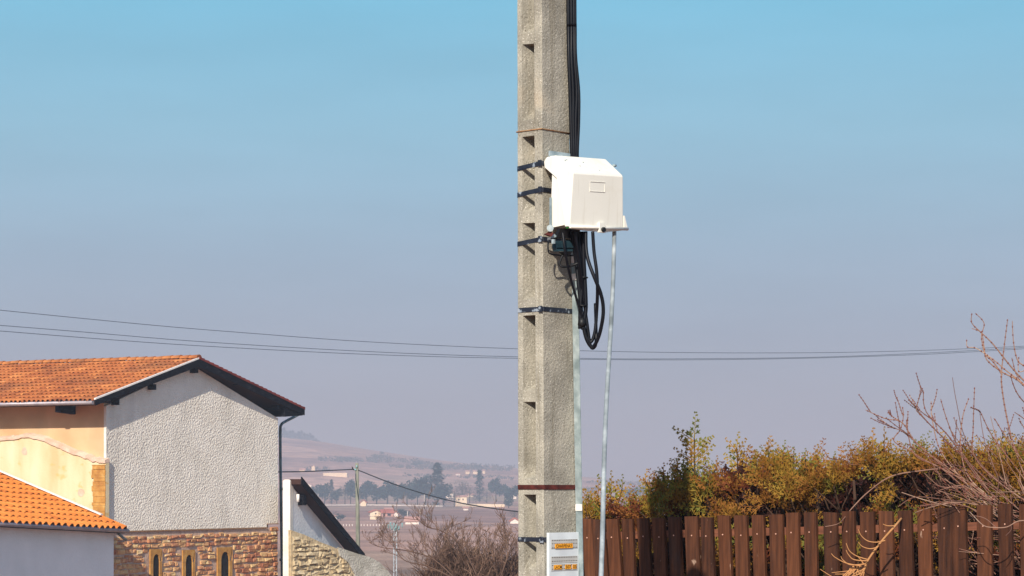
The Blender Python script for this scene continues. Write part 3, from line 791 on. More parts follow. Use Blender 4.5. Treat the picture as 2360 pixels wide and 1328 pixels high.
def patch_colour(px, py):
    v = 0.5 + 0.18 * math.sin(px / 33.0) + 0.14 * math.sin(px / 11.0 + py / 17.0)
    for cx, cy, r_ in ((1400, 1185, 26), (1445, 1190, 30), (1530, 1135, 16), (1515, 1110, 12), (1680, 1100, 14), (1705, 1090, 22), (1715, 1120, 20), (1650, 1115, 20), (1990, 1062, 15), (1700, 1145, 14), (1380, 1170, 18)):
        if (px - cx) ** 2 + (py - cy) ** 2 < r_ * r_: return rng.uniform(0.05, 0.3)
    return min(0.95, max(0.2, v + rng.uniform(-0.15, 0.15)))
def fence_depth(px): return (FA + fd * fence_at_px(px)).y
def clump(px, py, depth, rad, n, cv, up=0.5):
    """a plume of overlapping sprays fanning out of one branch end"""
    c = P(px, py, fence_depth(px) + depth)
    lean = Vector((rng.uniform(-.5, .5), 0, rng.uniform(0.4, 1.0))).normalized()
    lean = fd * lean.x + UPV * lean.z
    for k in range(n):
        a_ = rng.uniform(-1.25, 1.25)
        d = (lean * math.cos(a_) + lean.cross(fnr) * math.sin(a_) + fnr * rng.uniform(-0.2, 0.75)).normalized()
        r_ = rad * rng.uniform(0.0, 1.0)
        L = rng.uniform(0.08, 0.165)
        side = d.cross(fnr + Vector((rng.uniform(-.6, .6), rng.uniform(-.6, .6), rng.uniform(-.6, .6))))
        rv = min(0.97, max(0.16, cv + rng.uniform(-0.10, 0.10)))
        frond(mb, c + d * r_ * 0.9 + fnr * rng.uniform(-.03, .05), d, side, L, rv, w=rng.uniform(0.007, 0.010))
    tw_.tube([c - lean * 0.25 - fnr * 0.18, c], [0.006, 0.004], 4)
UPV = Vector((0, 0, 1))
def base_colour(px, py):
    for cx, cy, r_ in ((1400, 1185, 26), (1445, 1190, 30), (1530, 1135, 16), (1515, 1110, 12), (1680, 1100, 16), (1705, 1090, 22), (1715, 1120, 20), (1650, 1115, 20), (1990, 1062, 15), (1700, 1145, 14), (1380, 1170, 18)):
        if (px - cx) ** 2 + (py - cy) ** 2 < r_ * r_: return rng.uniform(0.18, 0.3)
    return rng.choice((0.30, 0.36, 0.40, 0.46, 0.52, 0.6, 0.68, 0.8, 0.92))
x_ = 1325.0
while x_ < 2500:          # ragged top row
    top = lerp_table(HTOP, x_)
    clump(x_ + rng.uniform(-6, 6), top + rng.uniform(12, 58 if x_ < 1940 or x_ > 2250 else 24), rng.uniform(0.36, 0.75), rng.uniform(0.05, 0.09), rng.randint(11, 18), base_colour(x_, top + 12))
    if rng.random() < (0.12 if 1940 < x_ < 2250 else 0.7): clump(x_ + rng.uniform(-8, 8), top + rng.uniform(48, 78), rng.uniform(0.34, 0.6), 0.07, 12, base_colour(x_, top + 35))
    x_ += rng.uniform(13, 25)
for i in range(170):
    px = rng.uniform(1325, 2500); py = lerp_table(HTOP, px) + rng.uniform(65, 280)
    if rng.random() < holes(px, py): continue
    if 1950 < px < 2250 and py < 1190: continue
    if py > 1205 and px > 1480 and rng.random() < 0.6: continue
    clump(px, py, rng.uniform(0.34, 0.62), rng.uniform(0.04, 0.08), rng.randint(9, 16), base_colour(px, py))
# deep inner layer, coloured near-black to stand in for the hedge's inner shade
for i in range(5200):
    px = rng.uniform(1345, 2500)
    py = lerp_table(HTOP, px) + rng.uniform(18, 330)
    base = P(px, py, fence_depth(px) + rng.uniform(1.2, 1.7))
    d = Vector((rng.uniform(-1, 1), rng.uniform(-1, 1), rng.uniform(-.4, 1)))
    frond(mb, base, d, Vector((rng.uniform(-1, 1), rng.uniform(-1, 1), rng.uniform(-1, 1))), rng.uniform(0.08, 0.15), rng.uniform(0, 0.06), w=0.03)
for i in range(3000):  # second backing layer, inner shade again put into near-black colour
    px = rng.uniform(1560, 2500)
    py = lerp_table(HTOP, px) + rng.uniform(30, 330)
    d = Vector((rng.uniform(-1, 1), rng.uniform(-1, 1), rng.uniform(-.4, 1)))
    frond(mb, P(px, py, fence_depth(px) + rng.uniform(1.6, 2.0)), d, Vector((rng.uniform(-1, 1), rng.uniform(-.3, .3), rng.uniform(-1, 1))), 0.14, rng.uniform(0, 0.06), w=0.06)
# tall shoots standing above the hedge
shoots = [(1600, 1100, 1600, 1010, 6), (1698, 1090, 1698, 1032, 4), (1410, 1185, 1408, 1122, 4), (1385, 1190, 1378, 1140, 4), (1425, 1160, 1434, 1125, 3), (1452, 1195, 1452, 1155, 3), (1575, 1110, 1560, 1078, 3), (1540, 1120, 1528, 1095, 3),
          (1632, 1110, 1652, 1078, 3), (1500, 1140, 1487, 1108, 3), (1775, 1080, 1770, 1042, 4), (1800, 1080, 1805, 1044, 4), (1830, 1085, 1830, 1056, 3), (1858, 1085, 1856, 1058, 3), (1880, 1090, 1884, 1055, 3), (2005, 1080, 2010, 1028, 4), (2040, 1080, 2038, 1024, 4),
          (1920, 1100, 1922, 1068, 3), (1740, 1090, 1742, 1062, 3), (2120, 1075, 2118, 1040, 4), (2320, 1060, 2318, 1030, 3), (1350, 1195, 1348, 1165, 3), (1470, 1170, 1466, 1150, 3)]
for (x0, y0, x1, y1, nb) in shoots:
    D = (FA + fd * fence_at_px((x0 + x1) / 2)).y + 0.42
    a, b = P(x0, y0, D), P(x1, y1, D)
    mid = (a + b) / 2 + Vector((rng.uniform(-.008, .008), 0, 0))
    tw_.tube(catmull([a, mid, b], 4), 0.0035, 5)
    Ls = (b - a).length
    for k in range(nb * 2):
        f = 0.1 + 0.9 * k / (nb * 2 - 1)
        p = a + (b - a) * f
        sg = 1 if k % 2 else -1
        dd = Vector((sg * rng.uniform(0.4, 1.0), rng.uniform(-.4, .4), rng.uniform(0.4, 1.0))) if k < nb * 2 - 1 else Vector((0.1, 0, 1))
        dark = rng.random() < 0.35
        frond(mb, p, dd, Vector((0.3, rng.uniform(-.4, .4), -1 * sg)), Ls * rng.uniform(0.30, 0.52) + 0.035, rng.uniform(0.85, 1.0) if dark else rng.uniform(0.45, 0.8), w=0.014)
for i in range(260):
    px = rng.uniform(1340, 2480); p0 = P(px, 1120, fence_depth(px) + rng.uniform(0.9, 1.3))
    z = (HOR - lerp_table(HTOP, px)) / FPX * p0.y - rng.uniform(0.32, 0.7)
    a = p0 + Vector((0, 0, z)); b = a + Vector((rng.uniform(-.15, .15), rng.uniform(-.1, .05), rng.uniform(.05, .3)))
    tw_.tube([a, (a + b) / 2 + Vector((rng.uniform(-.02, .02), 0, 0)), b], 0.004, 4)
for i in range(14):
    px = 1380 + i * 85; p0 = P(px, 1120, fence_depth(px) + 1.0)
    top_z = (HOR - lerp_table(HTOP, px)) / FPX * p0.y
    tw_.tube([p0 + Vector((0, 0, -1.8)), p0 + Vector((.03, 0, -0.7)), p0 + Vector((-.02, 0, top_z - 0.08))], [0.03, 0.02, 0.008], 7)
mb.build('foliage', M['thuja'], hedge)
tw_.build('stems', M['thuja_twig'], hedge)

# ================================================================== bare shrubs
def grow(mb, p, d, L, r, depth, rng, spread=0.5, up=0.15, shrink=0.68, kids=(2, 4), knob=None, segs=4, minr=0.0015, curl=0.25):
    pts = [p]; q = p.copy(); dd = d.normalized()
    for i in range(segs):
        dd = (dd + Vector((rng.uniform(-1, 1), rng.uniform(-1, 1), rng.uniform(-1, 1))) * curl * 0.5 + Vector((0, 0, up * 0.35))).normalized()
        q = q + dd * (L / segs); pts.append(q.copy())
    rads = [max(minr, r * (1 - 0.45 * i / segs)) for i in range(segs + 1)]
    mb.tube(pts, rads, 5 if r > 0.006 else 4, r=rng.random(), caps=False)
    if knob is not None and r < 0.012:
        for i in range(1, len(pts)):
            for f in (0.5, 1.0):
                c = pts[i - 1] + (pts[i] - pts[i - 1]) * f
                dv = (pts[i] - pts[i - 1]).normalized()
                knob.tube([c - dv * 0.004, c, c + dv * 0.004], [0.001, max(minr, r) * 1.0 + 0.0026, 0.001], 5, caps=False)
    if depth <= 0: return
    for k in range(rng.randint(*kids)):
        f = rng.uniform(0.25, 1.0)
        idx = min(segs - 1, int(f * segs)); base = pts[idx] + (pts[idx + 1] - pts[idx]) * (f * segs - idx)
        ax = Vector((rng.uniform(-1, 1), rng.uniform(-1, 1), rng.uniform(-.3, 1)))
        nd = (dd + ax * spread).normalized()
        grow(mb, base, nd, L * shrink * rng.uniform(0.7, 1.15), r * 0.62, depth - 1, rng, spread, up, shrink, kids, knob, segs, minr, curl)

# right hand shrub
rs = thing('bare_shrub', tuple(P(2420, 1120, 13.9) + Vector((0, 0, -1.75))), 'leafless shrub of pale knobbly stems arching in from the right above the fence', 'shrub')
sm = MB(); kb = MB(); rng = random.Random(5)
def stem(pts, r0=0.006, r1=0.002, knobs=True, D=13.5, mbx=None, side=0, kstep=14):
    q = [P(p[0], p[1], p[2] if len(p) > 2 else D) for p in pts]
    c = catmull(q, 6)
    rad = [r0 + (r1 - r0) * i / (len(c) - 1) for i in range(len(c))]
    (mbx or sm).tube(c, rad, 6, r=rng.random(), caps=False)
    if knobs:
        acc = 0
        for a, b, rr_ in zip(c, c[1:], rad):
            acc += (b - a).length
            if acc > kstep / FPX * D:
                acc = 0; dv = (b - a).normalized()
                kb.tube([b - dv * 0.006, b, b + dv * 0.005], [rr_ * 0.8, rr_ + 0.0028, rr_ * 0.7], 5, caps=False)
    if side:
        for k in range(side):
            i = rng.randrange(len(c) // 4, len(c) - 1)
            dv = (c[i + 1] - c[i - 1]).normalized()
            nd = (dv + Vector((rng.uniform(-1, 1), rng.uniform(-.5, .5), rng.uniform(-.2, 1))) * 0.8).normalized()
            grow(mbx or sm, c[i], nd, rng.uniform(0.06, 0.2), 0.003, 1, rng, 0.7, 0.2, 0.6, (0, 2), kb, 3, 0.0018)
# tall stems read off the photograph
stem([(2420, 900), (2370, 885), (2330, 845), (2290, 795), (2265, 770), (2240, 745), (2240, 722)], 0.005, 0.002)
stem([(2310, 865), (2290, 835), (2270, 815), (2262, 775), (2268, 745), (2248, 722)][::-1][::-1], 0.004, 0.002)
stem([(2470, 1010), (2400, 935), (2350, 880), (2310, 858), (2275, 830), (2268, 800), (2262, 768), (2240, 757)], 0.005, 0.002)
stem([(2400, 930), (2355, 882), (2320, 855), (2288, 828), (2250, 803), (2230, 800), (2228, 785)], 0.004, 0.002)
stem([(2375, 1130), (2340, 1040), (2320, 960), (2308, 880), (2312, 820), (2318, 770), (2322, 738)], 0.005, 0.002, kstep=11)
stem([(2450, 920), (2390, 870), (2362, 845), (2345, 830), (2336, 790), (2333, 740)], 0.005, 0.002)
stem([(2450, 1000), (2395, 960), (2350, 915), (2333, 880), (2331, 865)], 0.004, 0.002)
stem([(2420, 930), (2375, 905), (2345, 868), (2332, 825)], 0.003, 0.002)
stem([(2400, 880), (2370, 855), (2348, 856), (2348, 825)], 0.003, 0.002)
stem([(2400, 1180), (2300, 1110), (2245, 1050), (2243, 985), (2246, 895)], 0.005, 0.002, kstep=10)
stem([(2330, 1180), (2240, 1110), (2215, 1040), (2218, 965), (2232, 920)], 0.005, 0.002, kstep=10)
stem([(2380, 1150), (2280, 1090), (2225, 1010), (2205, 930), (2195, 870)], 0.003, 0.0015, False)
stem([(2300, 1160), (2215, 1040), (2185, 975), (2168, 920)], 0.004, 0.002)
stem([(2350, 1200), (2260, 1110), (2190, 1010), (2135, 950), (2128, 900)], 0.005, 0.002, side=3, kstep=11)
stem([(2400, 1220), (2300, 1130), (2190, 1025), (2120, 955), (2112, 945)], 0.005, 0.002, side=4)
stem([(2330, 1190), (2230, 1110), (2120, 1030), (2080, 975), (2040, 965), (1995, 945)], 0.005, 0.002, side=5, kstep=9)
stem([(2300, 1190), (2180, 1060), (2150, 975), (2146, 925)], 0.004, 0.002, side=2)
stem([(2290, 1160), (2180, 1080), (2100, 1010), (2070, 990), (2047, 985)], 0.004, 0.002, side=3)
stem([(2250, 1120), (2130, 1060), (2100, 1040), (2060, 1016), (2075, 990), (2082, 960), (2080, 938)], 0.004, 0.002, side=1)
stem([(2250, 1150), (2170, 1080), (2110, 1050), (2090, 985), (2092, 962)], 0.004, 0.002)
stem([(2440, 1160), (2370, 1080), (2320, 1010), (2295, 970), (2290, 965)], 0.004, 0.002, side=2)
stem([(2460, 1100), (2400, 1010), (2365, 970), (2338, 950)], 0.004, 0.002, side=1)
stem([(2420, 1190), (2350, 1090), (2290, 1010), (2262, 955), (2260, 950)], 0.004, 0.0018, side=2)
stem([(2300, 1100), (2270, 1020), (2258, 950)], 0.003, 0.0015, False)
stem([(2320, 1120), (2300, 1030), (2283, 960)], 0.003, 0.0015, False)
# long arching canes over the hedge and fence
stem([(2460, 1180, 13.6), (2330, 1110, 13.6), (2200, 1082, 13.7), (2110, 1087, 13.8), (2050, 1100, 13.8), (2000, 1135, 13.8), (1965, 1170, 13.8), (1945, 1195, 13.7), (1930, 1208, 13.6), (1902, 1214, 13.6)], 0.0055, 0.002, False)
stem([(2440, 1120, 13.7), (2300, 1085, 13.8), (2200, 1075, 13.9), (2120, 1058, 14.0), (2040, 1060, 14.1), (1970, 1072, 14.1), (1945, 1060, 14.1), (1915, 1058, 14.1), (1903, 1046, 14.1)], 0.0045, 0.002, False)
stem([(2300, 1180, 13.5), (2255, 1165, 13.5), (2200, 1158, 13.5), (2150, 1168, 13.5), (2108, 1182, 13.4)], 0.0045, 0.002, False)
stem([(2420, 1230), (2300, 1175), (2265, 1140), (2225, 1125), (2170, 1122), (2145, 1105), (2130, 1090)], 0.004, 0.002, False)
stem([(2330, 1180), (2250, 1160), (2180, 1152), (2110, 1146), (2070, 1168)], 0.004, 0.002, False)
stem([(2200, 1170), (2140, 1155), (2110, 1146), (2078, 1135)], 0.003, 0.002, False)
stem([(2160, 1190), (2140, 1150), (2115, 1128)], 0.003, 0.002, False)
# dense thicket near the base of the fan
for i in range(330):
    x0 = rng.uniform(2200, 2520); y0 = rng.uniform(1130, 1330)
    ang = rng.uniform(R(95), R(172)); Lp = rng.uniform(70, 230)
    D = rng.uniform(13.25, 14.2)
    x1 = x0 + Lp * math.cos(ang); y1 = y0 - Lp * math.sin(ang) * rng.uniform(0.5, 1.0)
    y1 = max(y1, 1000 + max(0, (2280 - x1)) * 0.25)
    if x1 < 2120: continue
    if D < 13.6 and y0 > 1200 and x0 < 2400: D = rng.uniform(13.9, 14.3)
    mx_ = (x0 + x1) / 2 + rng.uniform(-22, 22); my_ = (y0 + y1) / 2 - rng.uniform(0, 26)
    stem([(x0, y0, D), (mx_, my_, D), (x1, y1, D)], rng.uniform(0.0020, 0.0042), 0.0012, rng.random() < 0.45, side=rng.choice((0, 0, 1, 2)))
sm.build('stems', M['twig_light'], rs)
kb.build('buds', M['twig_red'], rs)
# roots: main limbs rising from the ground behind the fence
mb = MB()
base = P(2440, 1120, 14.0)
for i in range(7):
    b0 = Vector((base.x + rng.uniform(-.1, .2), base.y + rng.uniform(-.1, .1), -1.75)); a = P(rng.uniform(2330, 2480), rng.uniform(1150, 1260), 13.9)
    mb.tube(catmull([b0, (b0 + a) / 2 + Vector((rng.uniform(-.1, .1), 0, 0)), a], 4), 0.014, 6)
mb.build('main_limbs', M['twig_light'], rs)

# dangling orange branch in front of the fence
db = MB(); kb = MB()
Df = 13.35
stem([(2080, 1192, 13.6), (2065, 1210, Df), (2030, 1250, Df), (2000, 1292, Df), (1992, 1312, Df), (1975, 1345, Df)], 0.0065, 0.006, False, mbx=db)
for pts in ([(2060, 1212), (2045, 1212), (2035, 1208)], [(2040, 1246), (2020, 1250), (2000, 1247), (1985, 1235), (1978, 1220)], [(2022, 1262), (2005, 1265), (1988, 1260), (1978, 1250)],
            [(2000, 1290), (1975, 1282), (1958, 1270), (1950, 1252)], [(1998, 1293), (1968, 1290), (1955, 1278), (1950, 1268)], [(1995, 1300), (1960, 1302), (1942, 1290), (1938, 1282)], [(1985, 1305), (1950, 1298), (1925, 1285), (1916, 1276)],
            [(1990, 1320), (1960, 1330), (1930, 1335), (1890, 1312)], [(1990, 1300), (1985, 1292), (1978, 1284)], [(1992, 1312), (1970, 1322), (1955, 1340)], [(1992, 1318), (1985, 1335), (1960, 1350)]):
    stem([(a, b, Df - 0.03) for a, b in pts], 0.0035, 0.0018, False, mbx=db)
for i in range(14):
    x0 = rng.uniform(1960, 1996); stem([(x0, rng.uniform(1300, 1330), Df), (x0 - rng.uniform(5, 25), rng.uniform(1310, 1345), Df), (x0 - rng.uniform(20, 60), rng.uniform(1320, 1365), Df)], 0.003, 0.002, False, mbx=db)
tag(db.build('hanging_branch', M['twig_orange']), 'orange brown dead branch with curled twigs hanging over the picket fence', 'branch')
db = MB()
stem([(2370, 1200, 13.0), (2345, 1202, 12.95), (2320, 1215, 12.9), (2290, 1216, 12.9), (2265, 1210, 12.95), (2235, 1180, 13.1)], 0.004, 0.002, False, mbx=db)
stem([(2330, 1212, 12.9), (2330, 1222, 12.9), (2318, 1235, 12.9)], 0.003, 0.002, False, mbx=db)
stem([(2295, 1216, 12.9), (2270, 1195, 13.0), (2240, 1188, 13.0)], 0.003, 0.0015, False, mbx=db)
tag(db.build('drooping_twig', M['twig_light']), 'pale forked twig lying across the rightmost pickets', 'branch')

# shrub in the middle distance, left of the pole
ms = thing('bare_bush', tuple(P(1075, 1120, 52) + Vector((0, 0, -4.2))), 'wide leafless brown bush left of the concrete pole', 'bush')
sm2 = MB(); rng = random.Random(21)
for i in range(150):
    ang = rng.gauss(0, 0.66); ang = max(-1.3, min(1.3, ang))
    b0 = P(1080, 1120, 52) + Vector((rng.uniform(-.6, .8), rng.uniform(-.5, .5), -2.75 + rng.uniform(-.25, .35)))
    d = Vector((math.sin(ang), rng.uniform(-.35, .35), math.cos(ang) * 0.95))
    L = rng.uniform(0.62, 0.92) * (1.0 - 0.08 * abs(ang))
    grow(sm2, b0, d, L, 0.016, 4, rng, 0.75, 0.12, 0.66, (2, 4), None, 3, 0.0036, 0.45)
# long low limbs reaching left
for pts in ([(1060, 1345), (1000, 1290), (940, 1270), (880, 1262), (850, 1250)], [(1040, 1330), (985, 1305), (930, 1290), (905, 1245)], [(1100, 1330), (1065, 1260), (1020, 1225), (985, 1215), (960, 1195)], [(1150, 1340), (1175, 1270), (1188, 1230)]):
    q = catmull([P(a, b, 51) for a, b in pts], 5)
    sm2.tube(q, [0.018 - 0.013 * i / (len(q) - 1) for i in range(len(q))], 5, r=0.2)
    for k in range(16):
        i = rng.randrange(3, len(q) - 1)
        grow(sm2, q[i], Vector((rng.uniform(-1, .6), rng.uniform(-.4, .4), rng.uniform(0, 1))), rng.uniform(0.25, 0.5), 0.006, 3, rng, 0.8, 0.1, 0.62, (2, 3), None, 3, 0.0028, 0.4)
b0 = P(1070, 1120, 52)
for i in range(6):
    sm2.tube([Vector((b0.x + rng.uniform(-.3, .4), b0.y, -4.4)), Vector((b0.x + rng.uniform(-.5, .6), b0.y, -3.2))], [0.035, 0.015], 6, r=0.1)
sm2.build('branches', M['twig_mid'], ms)

# ================================================================== farmhouse (main building)
U = Vector((0.4848, 0.8746, 0)); G = Vector((-0.8746, 0.4848, 0)); NG = Vector((0.8746, -0.4848, 0)); NS = -U
UP = Vector((0, 0, 1))
K0 = P(245, 1120, 84)
def gw(t, n, z): return K0 + U * t + NG * n + UP * z      # gable wall coordinates
def tiles(mb, O, e, s, ncol, nrow, rng, pc=0.205, pr=0.34, mbu=None, rad=0.080, seg=5, skip=None, jit=1.0):
    nrm = e.cross(s).normalized()
    if nrm.z < 0: nrm = -nrm
    for i in range(ncol):
        cx = (i + 0.5) * pc
        for j in range(nrow):
            if skip and skip(i, j): continue
            r_ = min(1, max(0, rng.gauss(0.5, 0.22)))
            dx = rng.uniform(-0.010, 0.010) * jit; lift = rng.uniform(-0.006, 0.008) * jit; yaw = rng.uniform(-0.02, 0.02) * jit
            t0 = j * pr - 0.05 + rng.uniform(-0.02, 0.02) * jit; t1 = (j + 1) * pr + 0.02
            a_ = []; b_ = []; c_ = []
            for k in range(seg + 1):
                an = math.pi * k / seg
                for arr, t, r2, h in ((a_, t0, rad, 0.030 + lift), (b_, t1, rad * 0.86, 0.0), (c_, t0, rad - 0.014, 0.030 + lift)):
                    arr.append(mb.vert(O + e * (cx + dx + (yaw if arr is b_ else 0) + r2 * math.cos(an)) + s * t + nrm * (h + r2 * math.sin(an) * 0.95)))
            for k in range(seg):
                mb.face([a_[k], a_[k + 1], b_[k + 1], b_[k]], r_, True)
                mb.face([c_[k], c_[k + 1], a_[k + 1], a_[k]], r_ * 0.8)
            # channel tile between covers, its colour darkened to paint shade into the gap
            if j == 0 or True:
                a2 = []; b2 = []
                for k in range(4):
                    an = math.pi + math.pi * k / 3
                    cx2 = cx + pc / 2
                    for arr, t, r2 in ((a2, t0, rad * 0.9), (b2, t1, rad * 0.9)):
                        arr.append(mb.vert(O + e * (cx2 + r2 * math.cos(an)) + s * t + nrm * (0.030 + r2 * math.sin(an) * 0.5 + (0.010 if arr is a2 else 0))))
                for k in range(3): mb.face([a2[k], a2[k + 1], b2[k + 1], b2[k]], r_ * 0.25, True)
def stones(mb, O, u, n, t0, t1, ztop, z0, rng, hmin=0.10, hmax=0.22, lmin=0.18, lmax=0.55, skip=None, pr=(0.02, 0.07), wild=0.02):
    z = z0
    while z < 3:
        h = rng.uniform(hmin, hmax)
        t = t0 - rng.uniform(0, 0.2)
        any_ = False
        while t < t1:
            L = rng.uniform(lmin, lmax); a = max(t, t0) + 0.012; b = min(t + L, t1) - 0.012
            t += L
            if b - a < 0.05: continue
            zt_ = min(ztop(a), ztop(b))
            if z + h > zt_: continue
            any_ = True
            if skip and skip((a + b) / 2, z + h / 2, (b - a) / 2, h / 2): continue
            p = rng.uniform(*pr); g_ = 0.008; J = lambda k=0.02: rng.uniform(-k, k) * wild / 0.02
            hh = h - rng.uniform(0.0, 0.03)
            zj = rng.uniform(-wild, wild)
            back = [(a + J(), z + zj + g_ + J(.012)), (b + J(), z + zj + g_ + J(.012)), (b + J(), z + zj + hh - g_ + J(.012)), (a + J(), z + zj + hh - g_ + J(.012))]
            cx, cz = (a + b) / 2, z + hh / 2
            fr = [(cx + (x - cx) * 0.8, cz + (q - cz) * 0.7) for x, q in back]
            B = [mb.vert(O + u * x + UP * q) for x, q in back]
            F_ = [mb.vert(O + u * (x + J(.01)) + UP * q + n * (p + J(.015))) for x, q in fr]
            rr_ = min(1, max(0, rng.gauss(0.5, 0.25)))
            mb.face(F_, rr_)
            for k in range(4): mb.face([B[k], B[(k + 1) % 4], F_[(k + 1) % 4], F_[k]], rr_)
        z += h
        if not any_ and z > 1: break
rng = random.Random(3)
farm = thing('farmhouse', tuple(K0 + Vector((0, 0, -6.3))), 'big farmhouse with grey roughcast gable over golden stone and an old clay tile roof', 'house')
GL = 10.48
TP = 4.92; ZP = 4.42; ZL = 2.78; ZR = 2.60      # wall top under the roof at apex, left and right corners
mb = MB()
prof = [(0, -1.58), (GL - 0.75, -1.58), (GL - 0.75, -1.44), (GL, -1.44), (GL, ZR), (TP, ZP), (0, ZL)]
a = [mb.vert(gw(t, 0, z)) for t, z in prof]; b = [mb.vert(gw(t, -0.10, z)) for t, z in prof]
mb.face(a); mb.face(list(reversed(b)))
for i in range(len(prof)): mb.face([a[i], b[i], b[(i + 1) % len(prof)], a[(i + 1) % len(prof)]])
mb.build('gable_wall', M['roughcast'], farm)
mb = MB()   # side wall, receding to the left
mb.box(K0 + G * 0.101 - U * 0.004 + UP * -6.3, G * 14, U * 0.4, UP * (6.3 + ZL + 0.1))
mb.build('side_wall', M['cream'], farm)
mb = MB()   # white plaster lip along the corner
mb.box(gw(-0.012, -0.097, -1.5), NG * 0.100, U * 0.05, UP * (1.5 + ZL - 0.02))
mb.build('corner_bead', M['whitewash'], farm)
mb = MB()
mb.box(gw(0, -0.02, -6.6), U * GL, NG * -0.078, UP * (6.6 - 1.6))
mb.box(gw(GL, -0.46, -6.3), G * 12, U * -0.3, UP * (6.3 + ZR))
base = mb.build('stone_base', M['mortar'], farm)
def px_t(px):
    k = (px - 1180) / FPX
    return (k * K0.y - K0.x) / (U.x - k * U.y)
wins = []
for (x0, x1, yt) in ((344, 371, 1266), (419, 447, 1268), (499, 533, 1262)):
    ta, tb = px_t(x0), px_t(x1); D = (K0 + U * ta).y
    wins.append((ta, tb, (HOR - yt) / FPX * D))
def wskip(t, z, hl, hh):
    for ta, tb, zt in wins:
        if ta - hl < t < tb + hl and zt - 1.75 < z < zt + hh: return True
    return False
mb = MB()
stones(mb, gw(0, -0.02, 0), U, NG, 0, GL - 0.02, lambda t: (-1.60 if t < GL - 0.75 else -1.46), -6.4, rng, skip=wskip, wild=0.03)
mb.build('stones', M['stone'], farm)
mb = MB()
mb.box(gw(0, -0.02, -1.62), U * (GL - 0.75), NG * 0.05, UP * 0.035)
mb.box(gw(GL - 0.75, -0.02, -1.475), U * 0.75, NG * 0.05, UP * 0.03)
mb.build('string_course', M['rust_light'], farm)
for ta, tb, zt in wins:
    w_ = tb - ta; zb_ = zt - 1.7
    so = w_ * 0.24
    i0, i1 = ta + so, tb - so * 0.85; ri = (i1 - i0) / 2; zc = zt - 0.24 - ri
    mb = MB()
    arch = [(i0 + ri - ri * math.cos(math.pi * k / 8), zc + ri * 1.3 * math.sin(math.pi * k / 8)) for k in range(9)]
    outl = [(ta, zc), (ta, zt), (tb, zt), (tb, zc)]
    def two(pt, n0=0.055, n1=0.0): return mb.vert(gw(pt[0], n0, pt[1])), mb.vert(gw(pt[0], n1, pt[1]))
    AF = [two(q) for q in arch]
    # front ring pieces
    def top_at(x): return (x, zt)
    TF = [two((ta + (tb - ta) * k / 8, zt)) for k in range(9)]
    for k in range(8):
        mb.face([AF[k][0], AF[k + 1][0], TF[k + 1][0], TF[k][0]], 0.5)
        mb.face([AF[k][0], AF[k][1], AF[k + 1][1], AF[k + 1][0]], 0.3)
        mb.face([TF[k][0], TF[k + 1][0], TF[k + 1][1], TF[k][1]], 0.6)
    for (x0, x1, rr_) in ((ta, i0, 0.4), (i1, tb, 0.6)):
        zz0 = zb_
        while zz0 < zc - 0.01:
            zz1 = min(zc, zz0 + rng.uniform(0.3, 0.5))
            mb.box(gw(x0, 0.0, zz0), U * (x1 - x0), NG * (0.055 + rng.uniform(-.004, .004)), UP * (zz1 - zz0 - 0.004), rng.random())
            zz0 = zz1
    # close the spandrel sides
    mb.poly([gw(ta, 0.055, zc), gw(i0, 0.055, zc), gw(ta, 0.055, zt)], 0.4)
    mb.poly([gw(ta, 0.0, zc), gw(ta, 0.055, zc), gw(ta, 0.055, zt), gw(ta, 0, zt)], 0.4)
    mb.poly([gw(tb, 0.0, zc), gw(tb, 0.055, zc), gw(tb, 0.055, zt), gw(tb, 0, zt)], 0.4)
    wo_ = mb.build('window', M['quoin'], farm)
    mb = MB(); mb.box(gw(i0 - 0.02, 0.0, zb_), U * (i1 - i0 + .04), NG * 0.012, UP * (zc + ri * 1.3 - zb_))
    p_ = mb.build('opening', M['void'], wo_)  # near-black panel paints the darkness of the window recess
# roof planes
OV = 0.34                      # verge overhang
roof = MB()
eL, eR = -1.07, GL + 1.28
zeL, zeR = 2.92, 2.95
zr = 4.60
def slab(t0, z0, t1, z1, th=0.16):
    o = gw(t0, OV, z0); s = U * (t1 - t0) + UP * (z1 - z0)
    roof.box(o + UP * -th, s, G * 14.5, UP * th)
slab(eL, zeL, TP, zr); slab(TP + 0.001, zr, eR, zeR)
rf = roof.build('roof', M['tile_dark'], farm)
mb = MB()
sl = (U * (TP - eL) + UP * (zr - zeL)); Ls = sl.length; sl = sl / Ls
tiles(mb, gw(eL, OV, zeL + 0.005) - sl * 0.06, G, sl, 66, int(Ls / 0.48) + 1, rng, pr=0.48, rad=0.086)
sr = (U * (TP - eR) + UP * (zr - zeR)); Lr = sr.length; sr = sr / Lr
tiles(mb, gw(eR, OV, zeR + 0.005) - sr * 0.06, G, sr, 66, int(Lr / 0.34) + 1, rng, skip=lambda i, j: i > 6)
mb.build('tiles', M['tile'], rf)
mb = MB()   # ridge tiles
k = 0; o = gw(TP, OV + 0.02, zr + 0.06)
while k * 0.40 < 14.4:
    a0 = o + G * (k * 0.40) + UP * rng.uniform(-0.01, 0.012)
    pts = []
    r_ = rng.uniform(0.7, 1.0)
    A_ = []; B_ = []
    for q in range(7):
        an = math.pi * q / 6
        A_.append(mb.vert(a0 + U * (0.16 * math.cos(an)) + UP * (0.13 * math.sin(an))))
        B_.append(mb.vert(a0 + G * 0.43 + U * (0.135 * math.cos(an)) + UP * (0.105 * math.sin(an))))
    for q in range(6): mb.face([A_[q], A_[q + 1], B_[q + 1], B_[q]], r_, True)
    mb.face(A_, r_ * 0.3)
    k += 1
mb.build('ridge_tiles', M['tile'], rf)
